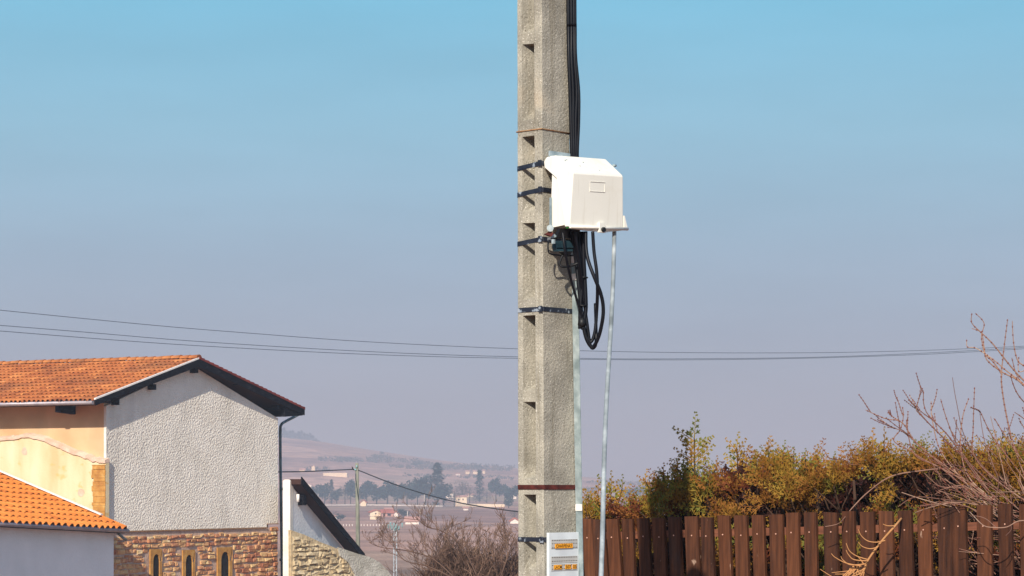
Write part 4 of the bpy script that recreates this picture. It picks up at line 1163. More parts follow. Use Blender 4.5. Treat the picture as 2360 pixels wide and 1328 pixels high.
# verge boards
for (t0, z0, t1, z1, nm) in ((eL, zeL, TP, zr, 0), (TP, zr, eR, zeR, 1)):
    mb = MB()
    dn = 0.24 if nm == 0 else 0.26
    q = [gw(t0, OV + 0.003, z0 - dn * (0.7 if nm == 0 else 1)), gw(t1, OV + 0.003, z1 - dn), gw(t1, OV + 0.003, z1 + 0.03), gw(t0, OV + 0.003, z0 + 0.03)]
    if nm == 1: q = [gw(t0, OV + 0.003, z0 - dn), gw(t1, OV + 0.003, z1 - 0.20), gw(t1, OV + 0.003, z1 + 0.03), gw(t0, OV + 0.003, z0 + 0.03)]
    mb.prism(q, NG * 0.035)
    mb.build('verge_board', M['verge'], farm)
mb = MB()
q0, q1 = gw(eL, OV + 0.042, zeL + 0.035), gw(TP, OV + 0.042, zr + 0.035)
mb.prism([q0, q1, q1 + UP * 0.055, q0 + UP * 0.055], NG * -0.06)
mb.build('verge_flashing', M['flash'], farm)
mb = MB()
for k in range(24):   # tile ends showing over the right verge
    f0, f1 = k / 24.0, (k + 1.15) / 24.0
    a_ = gw(eR, OV, zeR) * (1 - f0) + gw(TP, OV, zr) * f0; b_ = gw(eR, OV, zeR) * (1 - f1) + gw(TP, OV, zr) * f1
    mb.prism([a_ + UP * 0.02, b_ + UP * 0.02, b_ + UP * 0.085, a_ + UP * 0.12], NG * 0.06, rng.random())
mb.build('verge_tiles', M['verge_tile'], rf)
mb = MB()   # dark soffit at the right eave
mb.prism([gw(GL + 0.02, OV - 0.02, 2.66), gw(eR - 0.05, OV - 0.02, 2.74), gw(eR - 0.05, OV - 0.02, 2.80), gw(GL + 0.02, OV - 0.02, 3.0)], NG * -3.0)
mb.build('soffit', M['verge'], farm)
for t, zz_, w_ in ((TP, 4.20, 0.20), (TP - 2.5, 3.50, 0.20), (TP + 2.7, 3.86, 0.20), (0.35, 2.90, 0.16), (GL - 0.3, 2.98, 0.18)):
    mb = MB(); mb.prism([gw(t - w_ / 2, 0, zz_ - 0.08), gw(t + w_ / 2, 0, zz_ - 0.08), gw(t + w_ / 2, 0, zz_ + 0.12), gw(t - w_ / 2, 0, zz_ + 0.12)], NG * (OV - 0.10))
    mb.build('purlin_end', M['verge'], farm)
for g_ in (1.35, 5.6):
    mb = MB(); mb.prism([gw(eL + 0.2, -g_, zeL - 0.36), gw(eL + 0.2, -g_, zeL - 0.16), gw(0, -g_, zeL + 0.08), gw(0, -g_, zeL - 0.42)], G * 0.2)
    mb.build('eave_bracket', M['verge'], farm)
mb = MB()
mb.tube([gw(eL - 0.05, OV - 0.02, zeL - 0.06), gw(eL - 0.05, -14, zeL - 0.06)], 0.075, 10)
mb.build('gutter', M['zinc'], farm)
# downpipe at the right
D1 = (gw(eR, OV, 0)).y
mb = MB()
pp = [P(698, 942, 95.2), P(693, 952, 95.2), P(680, 960, 95.0), P(657, 972, 94.5), P(648, 980, 94.0), P(646, 1000, 94.0), P(647, 1120, 94.0), P(650, 1330, 94.0), P(650, 1460, 94.0)]
mb.tube(catmull(pp, 4), 0.055, 10)
for y_ in (1127, 1290): mb.tube([P(648, y_ - 3, 94.0), P(648, y_ + 3, 94.0)], 0.072, 10)
mb.build('downpipe', M['pipe_dark'], farm)

# ================================================================== ruined yellow wall in front of the farmhouse
Q0 = K0 - U * 0.20
ruin = thing('ruined_wall', tuple(Q0 + Vector((0, 0, -6.3))), 'low yellow rendered remains of a wall with sloping pink coping before the farmhouse side', 'wall')
def q_pt(px):   # distance along G for pixel px
    k = (px - 1180) / FPX; return (k * Q0.y - Q0.x) / (G.x - k * G.y)
top = [(244, 1060), (215, 1056), (190, 1046), (150, 1032), (128, 1020), (95, 1008), (60, 1000), (45, 1004), (0, 1008), (-120, 1020)]
pts = []
for px, py in top:
    s_ = q_pt(px); p = Q0 + G * s_; pts.append((s_, (HOR - py) / FPX * p.y))
mb = MB()
front = [Q0 + G * s_ + UP * (z - 0.10) for s_, z in pts] + [Q0 + G * pts[-1][0] + UP * -6.5, Q0 + G * pts[0][0] + UP * -6.5]
mb.prism(front, U * 0.18)
mb.build('render', M['yellow'], ruin)
mb = MB(); rng2 = random.Random(9)
fine_ = []
for (s0_, z0_), (s1_, z1_) in zip(pts, pts[1:]):
    for k in range(4): fine_.append((s0_ + (s1_ - s0_) * k / 4, z0_ + (z1_ - z0_) * k / 4 + rng2.uniform(-.025, .03)))
fine_.append(pts[-1])
for (s0_, z0_), (s1_, z1_) in zip(fine_, fine_[1:]):
    d0, d1 = -0.115 - 0.0, -0.115
    o_ = Q0 - U * 0.05
    c = [o_ + G * s0_ + UP * (z0_ + d0), o_ + G * s1_ + UP * (z1_ + d1), o_ + G * s1_ + UP * (z1_ + d1) + U * 0.24, o_ + G * s0_ + UP * (z0_ + d0) + U * 0.24,
         o_ + G * s0_ + UP * z0_, o_ + G * s1_ + UP * z1_, o_ + G * s1_ + UP * (z1_ + 0.06) + U * 0.24, o_ + G * s0_ + UP * (z0_ + 0.06) + U * 0.24]
    mb.hexa(c)
mb.build('coping', M['coping'], ruin)
mb = MB()
s_a, s_b = q_pt(244), q_pt(214)
z_ = -2.2
while z_ < 0.72:
    h = rng2.uniform(0.10, 0.24); h = min(h, 0.74 - z_)
    mb.box(Q0 - U * rng2.uniform(0.03, 0.06) + G * s_a + UP * z_, G * (s_b - s_a + rng2.uniform(-.08, .06)), U * 0.02, UP * (h - 0.006), rng2.random())
    z_ += h
mb.build('quoin_stones', M['quoin'], ruin)
mb = MB()
for (px, py, r_) in ((57, 1041, 0.13), (187, 1136, 0.14), (30, 1008, 0.07)):
    s_ = q_pt(px); p = Q0 + G * s_; c = p + UP * ((HOR - py) / FPX * p.y) - U * 0.008
    ring = [c + G * (r_ * math.cos(a_ * math.pi / 5) * rng2.uniform(.8, 1.2)) + UP * (r_ * 1.15 * math.sin(a_ * math.pi / 5) * rng2.uniform(.8, 1.2)) for a_ in range(10)]
    mb.prism(ring, U * 0.012)
mb.build('patch', M['coping'], ruin)

# ================================================================== low house, lower left
WV = Vector((math.sin(R(20)), math.cos(R(20)), 0)); WN = Vector((WV.y, -WV.x, 0))
E0 = P(262, 1120, 83)
low = thing('low_house', tuple(E0 + Vector((0, 0, -6.5))), 'low white rendered house with a bright orange tile roof at the lower left', 'house')
tilt = -0.32 / 7.2      # the old eave sags towards the far end
zE = -1.42
def lw(t, n, z): return E0 + WV * t + WN * n + UP * z
mb = MB()
prof = [(0, -7), (-12, -7), (-12, zE - 12 * tilt), (0, zE)]
a = [lw(t, 0, z) for t, z in prof]
mb.prism(a, WN * -0.4)
mb.box(lw(0, 0, -7) - WN * 0.401, WN * -5.5, WV * -0.35, UP * 5.55)
mb.build('wall', M['roughcast_low'], low)
mb = MB()
pitch = R(20.6)
ss = (-WN * math.cos(pitch) + UP * math.sin(pitch))
ee = (-WV + UP * (-tilt)).normalized()
O = lw(0.10, 0.38, -1.52)
mb.box(O - UP * 0.05, ee * 12.2, ss * 6.2, UP * 0.04)
rf2 = mb.build('roof', M['tile_dark'], low)
mb = MB()
tiles(mb, O - ss * 0.05, ee, ss, 31, 12, rng, pc=0.40, pr=0.52, rad=0.150, jit=0.8)
mb.build('tiles', M['tile_new'], rf2)
mb = MB()   # far verge: flashing + tile edge
o_ = O - ee * 0.05 + UP * 0.02
mb.box(o_, ss * 6.2, ee * -0.10, UP * 0.13)
mb.build('verge_tiles', M['tile_new'], rf2)
mb = MB()
o_ = O - ee * -0.02 + UP * 0.155 + ss * 1.0
mb.box(o_, ss * 5.2, ee * -0.16, UP * 0.05)
mb.build('flashing', M['flash'], rf2)
mb = MB()
o_ = O - UP * 0.02 + WN * 0.05
mb.tube([o_ - ee * 0.1, o_ + ee * 12.2], 0.075, 10)
mb.build('gutter', M['zinc'], low)
mb = MB()
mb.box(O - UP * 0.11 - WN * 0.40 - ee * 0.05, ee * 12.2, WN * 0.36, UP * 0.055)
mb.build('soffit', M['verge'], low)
mb = MB()
mb.tube(catmull([P(268, 1216, 82.9), P(270, 1226, 82.95), P(282, 1238, 83.2), P(290, 1244, 83.5)], 4), 0.05, 8)
mb.build('downpipe', M['pipe_dark'], low)

# ================================================================== lean-to annex to the right
A0 = P(668, 1120, 92.6)
ann = thing('lean_to', tuple(A0 + Vector((0, 0, -6.5))), 'white lean-to with a steep dark roof edge right of the big gable', 'outbuilding')
UA = Vector((math.sin(R(19)), math.cos(R(19)), 0)); NA = Vector((UA.y, -UA.x, 0)); GA = Vector((-UA.y, UA.x, 0))
def aw(t, n, z): return A0 + UA * t + NA * n + UP * z
SL = 2.98 / 6.07
zA = 0.08
mb = MB()
prof = [(0.25, -5.8), (6.2, -5.8), (6.2, zA - 6.3 * SL), (0.25, zA - 0.25 * SL)]
mb.prism([aw(t, 0, z) for t, z in prof], NA * -0.3)
mb.build('gable_wall', M['roughcast_low'], ann)
mb = MB()
mb.box(aw(0, 0.01, -6.5), GA * 0.30, UA * 0.30, UP * (6.5 + 0.18))
mb.prism([aw(0, 0.01, 0.18), aw(0, 0.01, 0.18) + GA * 0.30, aw(0, 0.01, 0.24) + GA * 0.24, aw(0, 0.01, 0.24) + GA * 0.05], UA * 0.30)
mb.build('pilaster', M['whitewash'], ann)
mb = MB()
o_ = aw(0.10, 0.45, 0.06)
sd = UA * 6.27 - UP * 6.27 * SL
mb.box(o_, sd, NA * -0.49, UP * 0.20)
r3 = mb.build('roof', M['tile_dark'], ann)
mb = MB()
su = (-sd).normalized()
tiles(mb, o_ + sd + UP * 0.17 - su * 0.1 + G * -0.06, GA, su, 2, 20, rng)
mb.build('tiles', M['tile'], r3)
mb = MB()
mb.prism([aw(0.02, 0.453, 0.06), aw(6.32, 0.453, 0.06 - 6.3 * SL), aw(6.32, 0.453, 0.33 - 6.3 * SL), aw(0.02, 0.453, 0.35)], NA * 0.04)
mb.build('verge_board', M['verge'], ann)
mb = MB()
mb.box(aw(0.75, 0, -0.75), UA * 0.28, NA * 0.24, UP * 0.4)
mb.build('purlin_end', M['verge'], ann)
mb = MB()
mb.tube([aw(0.42, 0.15, -0.32), aw(0.42, 0.15, -0.62)], 0.06, 8)
mb.build('lamp', M['flash'], ann)

# ================================================================== garden wall
GV = Vector((0.64, 0.768, 0)); GN = Vector((0.768, -0.64, 0))
W0 = P(673, 1120, 92.1)
gwl = thing('garden_wall', tuple(W0 + Vector((0, 0, -7))), 'old rubble garden wall, its lower end covered in grey roughcast, sloping down to the bush', 'wall')
def gp(px):
    k = (px - 1180) / FPX; return (k * W0.y - W0.x) / (GV.x - k * GV.y)
tp = [(671, 1222), (700, 1232), (740, 1250), (778, 1265), (820, 1277), (850, 1285), (872, 1297), (890, 1316), (915, 1350), (940, 1400)]
prof = []
for px, py in tp:
    s_ = gp(px); p = W0 + GV * s_; prof.append((s_, (HOR - py) / FPX * p.y))
mb = MB()
mb.prism([W0 + GV * s_ + UP * z for s_, z in prof] + [W0 + GV * prof[-1][0] + UP * -8, W0 + UP * -8], GN * -0.15)
mb.build('core', M['stone_grey'], gwl)
sb = [gp(x) for x in (776, 790, 808, 830)]
def wall_top(t): return lerp_table(prof, t) - 0.02
bl = [(-9, gp(850)), ((HOR - 1328) / FPX * 92.6, gp(815)), ((HOR - 1300) / FPX * 92.5, gp(800)), ((HOR - 1285) / FPX * 92.5, gp(782)), ((HOR - 1265) / FPX * 92.5, gp(776)), (3, gp(776))]
mb = MB()
stones(mb, W0 + UP * 0, GV, GN, 0.02, gp(850), wall_top, -6.5, rng, hmin=0.10, hmax=0.24, lmin=0.10, lmax=0.42, pr=(0.01, 0.12), wild=0.05, skip=lambda t, z, hl, hh: t + hl > lerp_table(bl, z) )
mb.build('stones', M['stone_grey'], gwl)
mb = MB()
pr_ = [(s_, z + 0.02) for s_, z in prof if s_ > gp(778)]
edge = [(lerp_table(bl, z), z) for z in (-6.5, -4.5, (HOR - 1328) / FPX * 92.6, (HOR - 1300) / FPX * 92.5, (HOR - 1285) / FPX * 92.5)] + [(gp(777), (HOR - 1264) / FPX * 92.4)]
poly = [W0 + GV * a_ + UP * z for a_, z in edge] + [W0 + GV * s_ + UP * z for s_, z in pr_] + [W0 + GV * pr_[-1][0] + UP * -6.5]
mb.prism(poly, GN * 0.075)
mb.build('roughcast', M['roughcast_grey'], gwl)

# ================================================================== wooden post, wire, bird
mb = MB()
a, b = P(822.5, 1067, 112), P(825.5, 1290, 112); d = (b - a); c = a + d * ((-7.6 - a.z) / d.z)
mb.tube([a, a + (c - a) * 0.3, c], [0.082, 0.095, 0.12], 10)
wp = tag(mb.build('wooden_post', M['postwood']), 'greenish weathered wooden telephone post beyond the lean-to roof', 'post')
mb = MB(); mb.tube([P(815, 1082, 111.9), P(821, 1083, 111.9)], 0.04, 6); mb.tube([P(822, 1073, 111.88), P(822, 1078, 111.88)], 0.03, 6)
mb.build('insulator', M['insul'], wp)
mb = MB(); mb.tube(catmull([P(640, 1088, 95.5), P(700, 1087, 100), P(760, 1084.5, 106), P(816, 1082, 111.9)], 6), 0.026, 5)
tag(mb.build('telephone_wire', M['wire']), 'dark telephone wire running left from the wooden post to the farmhouse', 'wire')
mb = MB(); mb.tube(catmull([P(826, 1084, 111.9), P(900, 1113, 108), P(970, 1136, 104), P(1050, 1157, 99), (P(1130, 1171, 94)), P(1230, 1184, 90)], 6), 0.026, 5)
tag(mb.build('telephone_wire', M['wire']), 'dark telephone wire sagging right from the wooden post to behind the pole', 'wire')
mb = MB()
bc = P(812.5, 1081, 111.5); S_ = 111.5 / FPX
mb.tube([bc + Vector((x * S_, 0, z * S_)) for x, z in ((2.2, -3.4), (1.2, -1), (0.4, 1.2), (-0.3, 3.0), (-0.7, 4.4), (-1.3, 5.0), (-2.1, 4.9))], [0.006, 0.018, 0.034, 0.032, 0.022, 0.016, 0.003], 8)
tag(mb.build('bird', M['black']), 'small dark bird perched on the wire beside the wooden post', 'bird')

# lattice mast with insulators
mast = thing('power_mast', tuple(P(911, 1120, 150) + Vector((0, 0, -9))), 'galvanised lattice mast with glass insulators rising behind the bare bush', 'mast')
mb = MB(); Dm = 150.0
S_ = Dm / FPX
cx = P(911, 1120, Dm)
for (dx, dy) in ((-3.2, -3.2), (3.2, -3.2), (3.2, 3.2), (-3.2, 3.2)):
    mb.tube([Vector((cx.x + dx * S_ * 1.1, cx.y + dy * S_, -9)), Vector((cx.x + dx * S_, cx.y + dy * S_, -2.6))], 0.028, 4)
z_ = -8.9; s__ = 1
while z_ < -2.7:
    for (x0, y0, x1, y1) in ((-3.2, -3.2, 3.2, -3.2), (-3.2, 3.2, -3.2, -3.2), (3.2, -3.2, 3.2, 3.2)):
        if s__ < 0: x0, y0, x1, y1 = x1, y1, x0, y0
        mb.tube([Vector((cx.x + x0 * S_, cx.y + y0 * S_, z_)), Vector((cx.x + x1 * S_, cx.y + y1 * S_, z_ + 0.22))], 0.016, 4)
    z_ += 0.22; s__ = -s__
mb.build('lattice', M['mast'], mast)
mb = MB()
mb.box(P(901, 1221.5, Dm - 0.05), (20 * S_, 0, 0), (0, 0.12, 0), (0, 0, 0.07))
mb.build('crossarm', M['mast'], mast)
for px, py in ((895, 1216), (903, 1218), (908, 1213), (914, 1216), (919, 1219), (927, 1213), (900, 1211), (911, 1222)):
    mb = MB()
    c = P(px, py, Dm - 0.1)
    for k in range(3): mb.tube([c + UP * (0.07 * k), c + UP * (0.07 * k + 0.03)], [0.085, 0.045], 8)
    mb.tube([c - UP * 0.12, c + UP * 0.2], 0.018, 5)
    mb.build('insulator', M['insul'], mast)

# ================================================================== power lines over the valley
LW = {'top': ([(-120, 703), (0, 715), (200, 735), (400, 754), (600, 770), (800, 785), (1000, 796), (1190, 804), (1400, 810), (1600, 813), (1800, 813.5), (1960, 812), (2150, 807), (2360, 798), (2500, 790)], 'uppermost of the three power lines crossing the sky'),
      'mid': ([(-120, 740), (0, 750), (200, 766), (400, 783), (600, 796.5), (800, 808), (1000, 817), (1190, 822.5), (1400, 827), (1600, 827), (1800, 825), (1960, 821), (2150, 813), (2360, 801), (2500, 792)], 'middle one of the three power lines crossing the sky'),
      'low': ([(-120, 754), (0, 763), (200, 779), (400, 793.5), (600, 805), (800, 815), (1000, 822), (1190, 826), (1400, 829), (1600, 829.5), (1800, 827), (1960, 823), (2150, 816), (2360, 804), (2500, 795)], 'lowest of the three power lines crossing the sky')}
for k_, (pts, lab) in LW.items():
    mb = MB(); mb.tube(catmull([P(x, y_, 170 + 60 * (x / 2360.0)) for x, y_ in pts], 3), 0.028, 5)
    tag(mb.build('power_line', M['wire_grey']), lab, 'wire', 'power lines crossing the sky')

# ================================================================== the valley beyond
def on_ground(px, D):
    x = (px - 1180) / FPX * D
    return Vector((x, D, ground_z(x, D)))
def depth_for(px, py, d0=200, d1=2590):
    """first distance at which the ground is seen at photo pixel (px, py)"""
    D = d0
    while D < d1:
        p = on_ground(px, D)
        if HOR - p.z / D * FPX <= py: return D
        D += 4
    return d1
def far_tree(px, py_base, wpx, hpx, kind, label, D=None, group=None, rng=random.Random(17)):
    D = D or depth_for(px, py_base)
    b = on_ground(px, D); zb_ = min(b.z, (HOR - py_base) / FPX * D)
    b = Vector((b.x, b.y, zb_)); s = D / FPX; w = wpx * s; h = hpx * s
    root = thing('conifer' if kind == 'c' else 'bare_tree' if kind == 'd' else 'evergreen_tree', tuple(b), label, 'tree', group)
    mb = MB(); mb.tube([b - UP * 1.0, b + UP * h * 0.5, b + UP * h * 0.92], [w * 0.035 + .1, w * 0.025 + .06, 0.05], 6)
    mb.build('trunk', M['decid'], root)
    mb = MB()
    nn = int(260 + 5 * hpx)
    for i in range(nn):
        if kind == 'c':
            f = rng.random() ** 0.75; f = 0.06 + 0.94 * f
            rmax = w / 2 * (1 - f) ** 0.55 * (0.78 + 0.30 * math.sin(f * 34 + px))
            lay = h * f
            r_ = rmax * math.sqrt(rng.uniform(0.05, 1)); an = rng.uniform(0, 2 * math.pi)
            c = b + Vector((r_ * math.cos(an), r_ * math.sin(an), lay - r_ * 0.25))
            sz = h * 0.032 + w * 0.03
            dv = Vector((math.cos(an), math.sin(an), -0.3)).normalized() * sz * 1.7
            sd_ = Vector((-math.sin(an), math.cos(an), rng.uniform(-.3, .3))) * sz * 0.7
            mb.poly([c - sd_, c + dv, c + sd_], rng.random())
        else:
            # a few lobes
            k = rng.randrange(6)
            lx = (math.sin(k * 2.4 + px) * 0.30) * w; ly = math.cos(k * 1.7 + px) * 0.28 * w; lz = h * (0.42 + 0.30 * ((k * 0.37 + px * 0.013) % 1))
            u_ = Vector((rng.gauss(0, 1), rng.gauss(0, 1), rng.gauss(0, 1))).normalized() * rng.uniform(0.3, 1) ** 0.5
            c = b + Vector((lx + u_.x * w * 0.27, ly + u_.y * w * 0.27, lz + u_.z * h * 0.26))
            sz = 0.035 * h + 0.03 * w
            if kind == 'd': sz *= 0.75
            v1 = Vector((rng.uniform(-1, 1), rng.uniform(-1, 1), rng.uniform(-1, 1))).normalized() * sz
            v2 = Vector((rng.uniform(-1, 1), rng.uniform(-1, 1), rng.uniform(-1, 1))).normalized() * sz * (0.25 if kind == 'd' else 0.8)
            mb.poly([c - v1, c + v2, c + v1, c - v2], rng.random())
    mb.build('crown', M['decid'] if kind == 'd' else M['conifer'], root)
GT = 'trees of the park behind the long pale wall'
park = [(727, 1163, 30, 50, 'e', 'round evergreen tree at the left end of the park trees, next to the lean-to roof'),
        (748, 1163, 26, 55, 'e', 'dark bushy evergreen in the park, second from the lean-to roof'),
        (764, 1163, 16, 58, 'c', 'narrow pointed conifer in the park left of the wooden post'),
        (776, 1163, 24, 40, 'e', 'low evergreen below the pointed conifer by the wooden post'),
        (795, 1163, 34, 52, 'd', 'purplish leafless tree just left of the wooden post'),
        (808, 1163, 26, 62, 'e', 'tall evergreen directly left of the wooden post'),
        (845, 1163, 40, 58, 'e', 'broad evergreen just right of the wooden post'),
        (868, 1164, 34, 54, 'e', 'evergreen between the wooden post and the small red tower'),
        (893, 1164, 42, 60, 'e', 'broad evergreen tree above the farm with the long red roof'),
        (916, 1164, 30, 48, 'e', 'low evergreen tree left of the big conifer group'),
        (938, 1165, 38, 60, 'e', 'evergreen tree standing above the dark gatepost in the long wall'),
        (962, 1165, 30, 66, 'e', 'tall evergreen touching the left side of the giant conifer'),
        (980, 1165, 36, 76, 'e', 'tall evergreen immediately left of the giant conifer'),
        (1008, 1166, 62, 100, 'c', 'giant broad conifer, the tallest tree of the valley'),
        (1022, 1166, 40, 60, 'e', 'evergreen filling the foot of the giant conifer'),
        (1047, 1168, 30, 46, 'd', 'grey leafless tree right of the giant conifer'),
        (1065, 1160, 40, 58, 'd', 'broad grey leafless tree between the two pointed conifers'),
        (1082, 1160, 30, 40, 'd', 'small leafless tree left of the slim conifer'),
        (1105, 1158, 32, 75, 'c', 'slim pointed conifer above the pale terrace wall'),
        (1122, 1160, 26, 36, 'd', 'small leafless tree right of the slim conifer'),
        (1143, 1158, 34, 58, 'e', 'rounded dark evergreen above the right end of the terrace wall'),
        (1163, 1158, 28, 46, 'e', 'dark evergreen next to the concrete pole, right of the rounded one'),
        (1180, 1165, 30, 52, 'e', 'evergreen half hidden behind the concrete pole')]
for (px, py, w_, h_, k_, lab) in park: far_tree(px, py, w_, h_, k_, lab, group=GT)
more = [(1446, 1150, 40, 26, 'e', 'blue green tree clump left of the hedge tip beyond the leaning tube'), (1475, 1150, 46, 34, 'e', 'blue green tree behind the left tip of the thuja hedge'),
        (1500, 1150, 40, 32, 'e', 'distant tree mostly hidden by the thuja hedge'), (1360, 1140, 24, 12, 'e', 'low distant tree between channel and leaning tube'),
        (768, 1200, 30, 24, 'd', 'low bare tree in the fields left of the wooden post'), (785, 1201, 22, 18, 'e', 'dark shrubby tree in the fields just left of the wooden post'),
        (930, 1195, 30, 24, 'e', 'dark tree right of the farm with the long red roof'), (990, 1200, 22, 18, 'd', 'small bare tree right of the white barn'), (1172, 1172, 22, 26, 'e', 'evergreen by the white house next to the concrete pole'),
        (712, 1165, 26, 44, 'd', 'grey leafless tree beside the pale ruin above the lean-to roof'), (1185, 1200, 26, 26, 'd', 'bare tree in the fields beside the concrete pole'),
        (880, 1050, 12, 10, 'e', 'lone tree on the hill ridge'), (960, 1076, 26, 12, 'e', 'tree on the lower ridge above the park trees'), (1100, 1082, 20, 12, 'e', 'small tree on the skyline above the slim conifer')]
for (px, py, w_, h_, k_, lab) in more: far_tree(px, py, w_, h_, k_, lab)
GR = 'conifers on the crest of the far hill'
rng3 = random.Random(4)
for i in range(15):
    px = 642 + i * 6.6; yb = lerp_table(RIDGE, px) + 3
    hh = [26, 28, 30, 22, 24, 26, 20, 24, 27, 22, 20, 23, 18, 12, 8][i]
    far_tree(px, yb, 22, hh, 'c', 'small dark conifer in the row along the crest of the far hill', D=2560, group=GR)
# hedgerows and thickets across the hillside: too many to count
mb = MB()
for (x0, y0, x1, y1, n_, hgt) in ((735, 1062, 900, 1066, 90, 9), (860, 1056, 1000, 1074, 80, 9), (900, 1078, 1180, 1084, 120, 6), (700, 1084, 760, 1084, 20, 6), (1000, 1075, 1185, 1080, 60, 7), (1350, 1112, 1500, 1118, 50, 5), (1340, 1128, 1480, 1134, 60, 5), (930, 1098, 1180, 1104, 50, 5)):
    for i in range(n_):
        f = rng3.random(); px = x0 + (x1 - x0) * f; py = y0 + (y1 - y0) * f + rng3.uniform(-3, 3)
        D = depth_for(px, py, 1160); b = on_ground(px, D); s = D / FPX
        for k in range(7):
            c = b + Vector((rng3.uniform(-1, 1) * 5 * s, rng3.uniform(-1, 1) * 4 * s, rng3.uniform(0, hgt) * s))
            v1 = Vector((rng3.uniform(-1, 1), rng3.uniform(-1, 1), rng3.uniform(-1, 1))).normalized() * 2.6 * s; v2 = Vector((rng3.uniform(-1, 1), rng3.uniform(-1, 1), rng3.uniform(-1, 1))).normalized() * 2.2 * s
            mb.poly([c - v1, c - v2, c + v1, c + v2], rng3.random())
tag(mb.build('hillside_thickets', M['decid']), 'grey thickets and hedgerows across the far hillside', 'thicket', kind='stuff')

def far_house(px0, px1, py_base, wall_px, roof_px, label, wall='farwall', roof='farroof', gable='front', D=None, windows=(), turn=0.0, name='distant_house', side=0.0):
    D = D or depth_for((px0 + px1) / 2, py_base); s = D / FPX
    base = P((px0 + px1) / 2, py_base, D); gz = on_ground((px0 + px1) / 2, D).z
    root = thing(name, (base.x, base.y, min(gz, base.z)), label, 'house')
    w = (px1 - px0) * s; h = wall_px * s; rh = roof_px * s; dp = max(w * 0.7, 6.0)
    ex = Vector((math.cos(turn), math.sin(turn), 0)); ey = Vector((-math.sin(turn), math.cos(turn), 0))
    o = base - ex * w / 2
    zlow = min(gz, base.z) - 1.0
    mb = MB()
    o2 = Vector((o.x, o.y, zlow)); H = base.z + h - zlow
    if gable == 'front':
        mb.prism([o2, o2 + ex * w, o2 + ex * w + UP * H, o2 + ex * w / 2 + UP * (H + rh), o2 + UP * H], ey * dp)
    else:
        mb.prism([o2, o2 + ey * dp, o2 + ey * dp + UP * H, o2 + ey * dp / 2 + UP * (H + rh), o2 + UP * H], ex * w)
    mb.build('wall', M[wall], root)
    mb = MB(); t_ = 0.25; ov = 0.4
    oo = o2 + UP * H
    if roof_px > 0:
        if gable == 'front':
            for sg in (0, 1):
                a = oo + ex * (-ov if sg == 0 else w + ov) - ey * ov - UP * (ov * rh / (w / 2)) + UP * 0.02; b_ = oo + ex * w / 2 - ey * ov + UP * (rh + 0.02)
                mb.prism([a, b_, b_ + UP * t_, a + UP * t_], ey * (dp + 2 * ov))
        else:
            for sg in (0, 1):
                a = oo + ey * (-ov if sg == 0 else dp + ov) - ex * ov - UP * (ov * rh / (dp / 2)) + UP * 0.02; b_ = oo + ey * dp / 2 - ex * ov + UP * (rh + 0.02)
                mb.prism([a, b_, b_ + UP * t_, a + UP * t_], ex * (w + 2 * ov))
        mb.build('roof', M[roof], root)
    for (fx, fz, ww, hh) in windows:
        mb = MB(); mb.box(o + ex * (w * fx) + UP * (h * fz) - ey * 0.06, ex * (w * ww), ey * 0.05, UP * (h * hh))
        mb.build('window', M['void'], root)
    return root
far_house(853, 880, 1190, 9, 5, 'cream gabled front of the farm with the long red roof', windows=((0.42, 0.55, 0.12, 0.3),), turn=R(8))
far_house(880, 906, 1191, 9, 6, 'long red roofed wing of the cream farm', wall='farpink', roof='farroof', gable='side', turn=R(8), windows=((0.1, 0.2, 0.2, 0.6), (0.5, 0.2, 0.3, 0.6)))
far_house(853, 868, 1198, 7, 0, 'low cream outbuilding at the foot of the gabled farm front', wall='farwall')
far_house(887, 905, 1179, 6, 1.5, 'cream upper block rising behind the long red roof', wall='farwhite', roof='farpink', gable='side')
far_house(908, 917, 1192, 9, 4, 'small white house right of the farm with the long red roof', wall='farwhite', gable='front')
far_house(831, 844, 1167, 9, 5, 'little red topped tower standing on the long pale wall', name='distant_tower')
far_house(934, 965, 1209, 8, 8, 'white barn with faded pink roof just above the bare bush', wall='farwhite', roof='farpink', gable='side')
far_house(1050, 1076, 1163, 18, 2, 'square cream house at the left end of the terrace wall', wall='farwall', roof='farpink', gable='side', windows=((0.2, 0.55, 0.12, 0.2), (0.6, 0.55, 0.12, 0.2)))
far_house(1024, 1045, 1148, 12, 4, 'pale stone house right of the giant conifer', wall='farwhite', roof='farpink', gable='side')
far_house(1174, 1190, 1150, 9, 3, 'white house touching the left side of the concrete pole', wall='farwhite', roof='farpink', gable='side')
far_house(1176, 1196, 1207, 6, 6, 'white and red house low beside the concrete pole', wall='farwhite', roof='farroof', gable='front')
far_house(1068, 1079, 1177, 6, 2, 'tiny white shed below the terrace wall', wall='farwhite', roof='farpink', gable='side')
far_house(760, 776, 1197, 7, 3, 'small white house in the fields left of the wooden post', wall='farwhite', roof='farpink', gable='side')
far_house(700, 718, 1126, 8, 4, 'pale ruined house above the lean-to roof', wall='farwhite', roof='farpink', gable='front')
far_house(745, 800, 1099, 9, 0, 'long pink building on the lower hillside left of the wooden post', wall='farwall')
far_house(690, 703, 1088, 5, 3, 'small cream house on the hillside over the left wire', wall='farwall', roof='farpink', gable='side')
far_house(718, 726, 1085, 9, 4, 'pinkish tall house on the hillside near the long pink building', wall='farwall', roof='farpink')
far_house(1073, 1082, 1093, 7, 2, 'cream house on the ridge slope, left of the hillside pair', wall='farwall', roof='farpink', gable='side')
far_house(1090, 1101, 1093, 7, 2, 'cream house on the ridge slope behind the slim conifer', wall='farwall', roof='farpink', gable='side')
far_house(1112, 1118, 1092, 7, 2, 'narrow cream house on the ridge slope right of the slim conifer', wall='farwall', roof='farpink', gable='side')
far_house(1050, 1060, 1096, 4, 1, 'small white house lowest on the ridge slope', wall='farwhite', roof='farpink', gable='side')
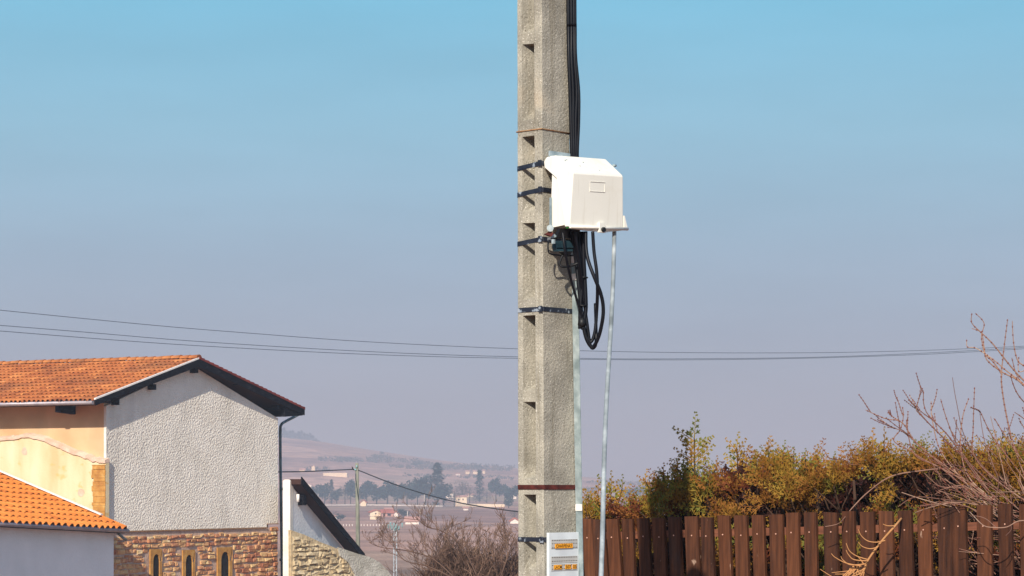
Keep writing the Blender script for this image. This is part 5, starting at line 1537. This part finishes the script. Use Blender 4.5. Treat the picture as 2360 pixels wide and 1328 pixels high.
far_house(1074, 1090, 1146, 5, 3, 'low pinkish house among the trees over the terrace wall', wall='farwall', roof='farpink', gable='side')
far_house(1420, 1432, 1148, 8, 4, 'small cream chapel like house beyond the leaning tube', wall='farwall', roof='farroof')
far_house(1345, 1362, 1163, 4, 2, 'low pale farm between the pole and the leaning tube', wall='farwall', roof='farpink', gable='side')
# long park wall and terrace wall
def far_wall(pts, hpx, label, m):
    mb = MB()
    for (x0, y0), (x1, y1) in zip(pts, pts[1:]):
        D0, D1 = depth_for(x0, y0), depth_for(x1, y1)
        a, b = P(x0, y0, D0), P(x1, y1, D1); h0, h1 = hpx * D0 / FPX, hpx * D1 / FPX
        e = Vector((0, 0.6, 0)); dn = UP * 0.8
        mb.hexa([a - dn, b - dn, b + e - dn, a + e - dn, a + UP * h0, b + UP * h1, b + e + UP * h1, a + e + UP * h0])
    tag(mb.build('stone_wall', M[m]), label, 'wall')
far_wall([(700, 1166), (830, 1165), (925, 1166), (1020, 1168), (1050, 1167)], 2.6, 'long thin pale wall in front of the park trees', 'farwhite')
far_wall([(1050, 1167), (1100, 1168), (1163, 1169)], 6.5, 'bright terrace wall left of the concrete pole above the bush', 'farwall')
far_wall([(1345, 1172), (1420, 1174), (1470, 1173)], 3, 'pale low wall beyond the leaning tube', 'farwhite')
# stakes along a vineyard row
GS = 'white stakes along the vineyard edge'
st = None
for i in range(22):
    px = 742 + i * 7.0 + rng3.uniform(-1, 1)
    if 818 < px < 830: continue
    D = depth_for(px, 1213); p = on_ground(px, D); zt_ = (HOR - 1208.5) / FPX * D
    if st is None:
        mb = MB(); mb.tube([p - UP * 0.3, Vector((p.x, p.y, zt_))], 0.13, 5)
        st = mb.build('vineyard_stake', M['farwhite']); tag(st, 'white stake in the row along the vineyard edge beyond the lean-to', 'stake', GS); p_st = p.copy()
    else:
        c = st.copy(); COL.objects.link(c); c.location = p - p_st
# roadside poles far away
for px, y0, y1, lab in ((733, 1138, 1166, 'thin pale lamp post in front of the park trees'), (978, 1140, 1166, 'thin pale post in front of the giant conifer group'), (939, 1178, 1196, 'thin pole standing beside the white barn'), (968, 1174, 1196, 'thin pole right of the white barn')):
    D = depth_for(px, y1); mb = MB(); mb.tube([P(px, y1 + 2, D), P(px, y0, D)], 0.12, 5)
    tag(mb.build('distant_post', M['farwhite']), lab, 'post')

# ------------------------------------------------------------------ haze over the valley
hz = bpy.data.materials.new('valley_haze'); hz.use_nodes = True
N, L = hz.node_tree.nodes, hz.node_tree.links
N.clear(); o_ = N.new("ShaderNodeOutputMaterial"); v = N.new("ShaderNodeVolumePrincipled")
v.inputs["Color"].default_value = HAZE_COL; v.inputs["Density"].default_value = HAZE_D; v.inputs["Absorption Color"].default_value = (0.11, 0.023, 0.0, 1); v.inputs["Anisotropy"].default_value = 0.0
L.new(v.outputs[0], o_.inputs["Volume"])
mb = MB(); mb.box((-3600, -80, -16), (7200, 0, 0), (0, 7400, 0), (0, 0, 16 + 75))
h = mb.build('haze', hz); tag(h, None, None, kind='stuff')
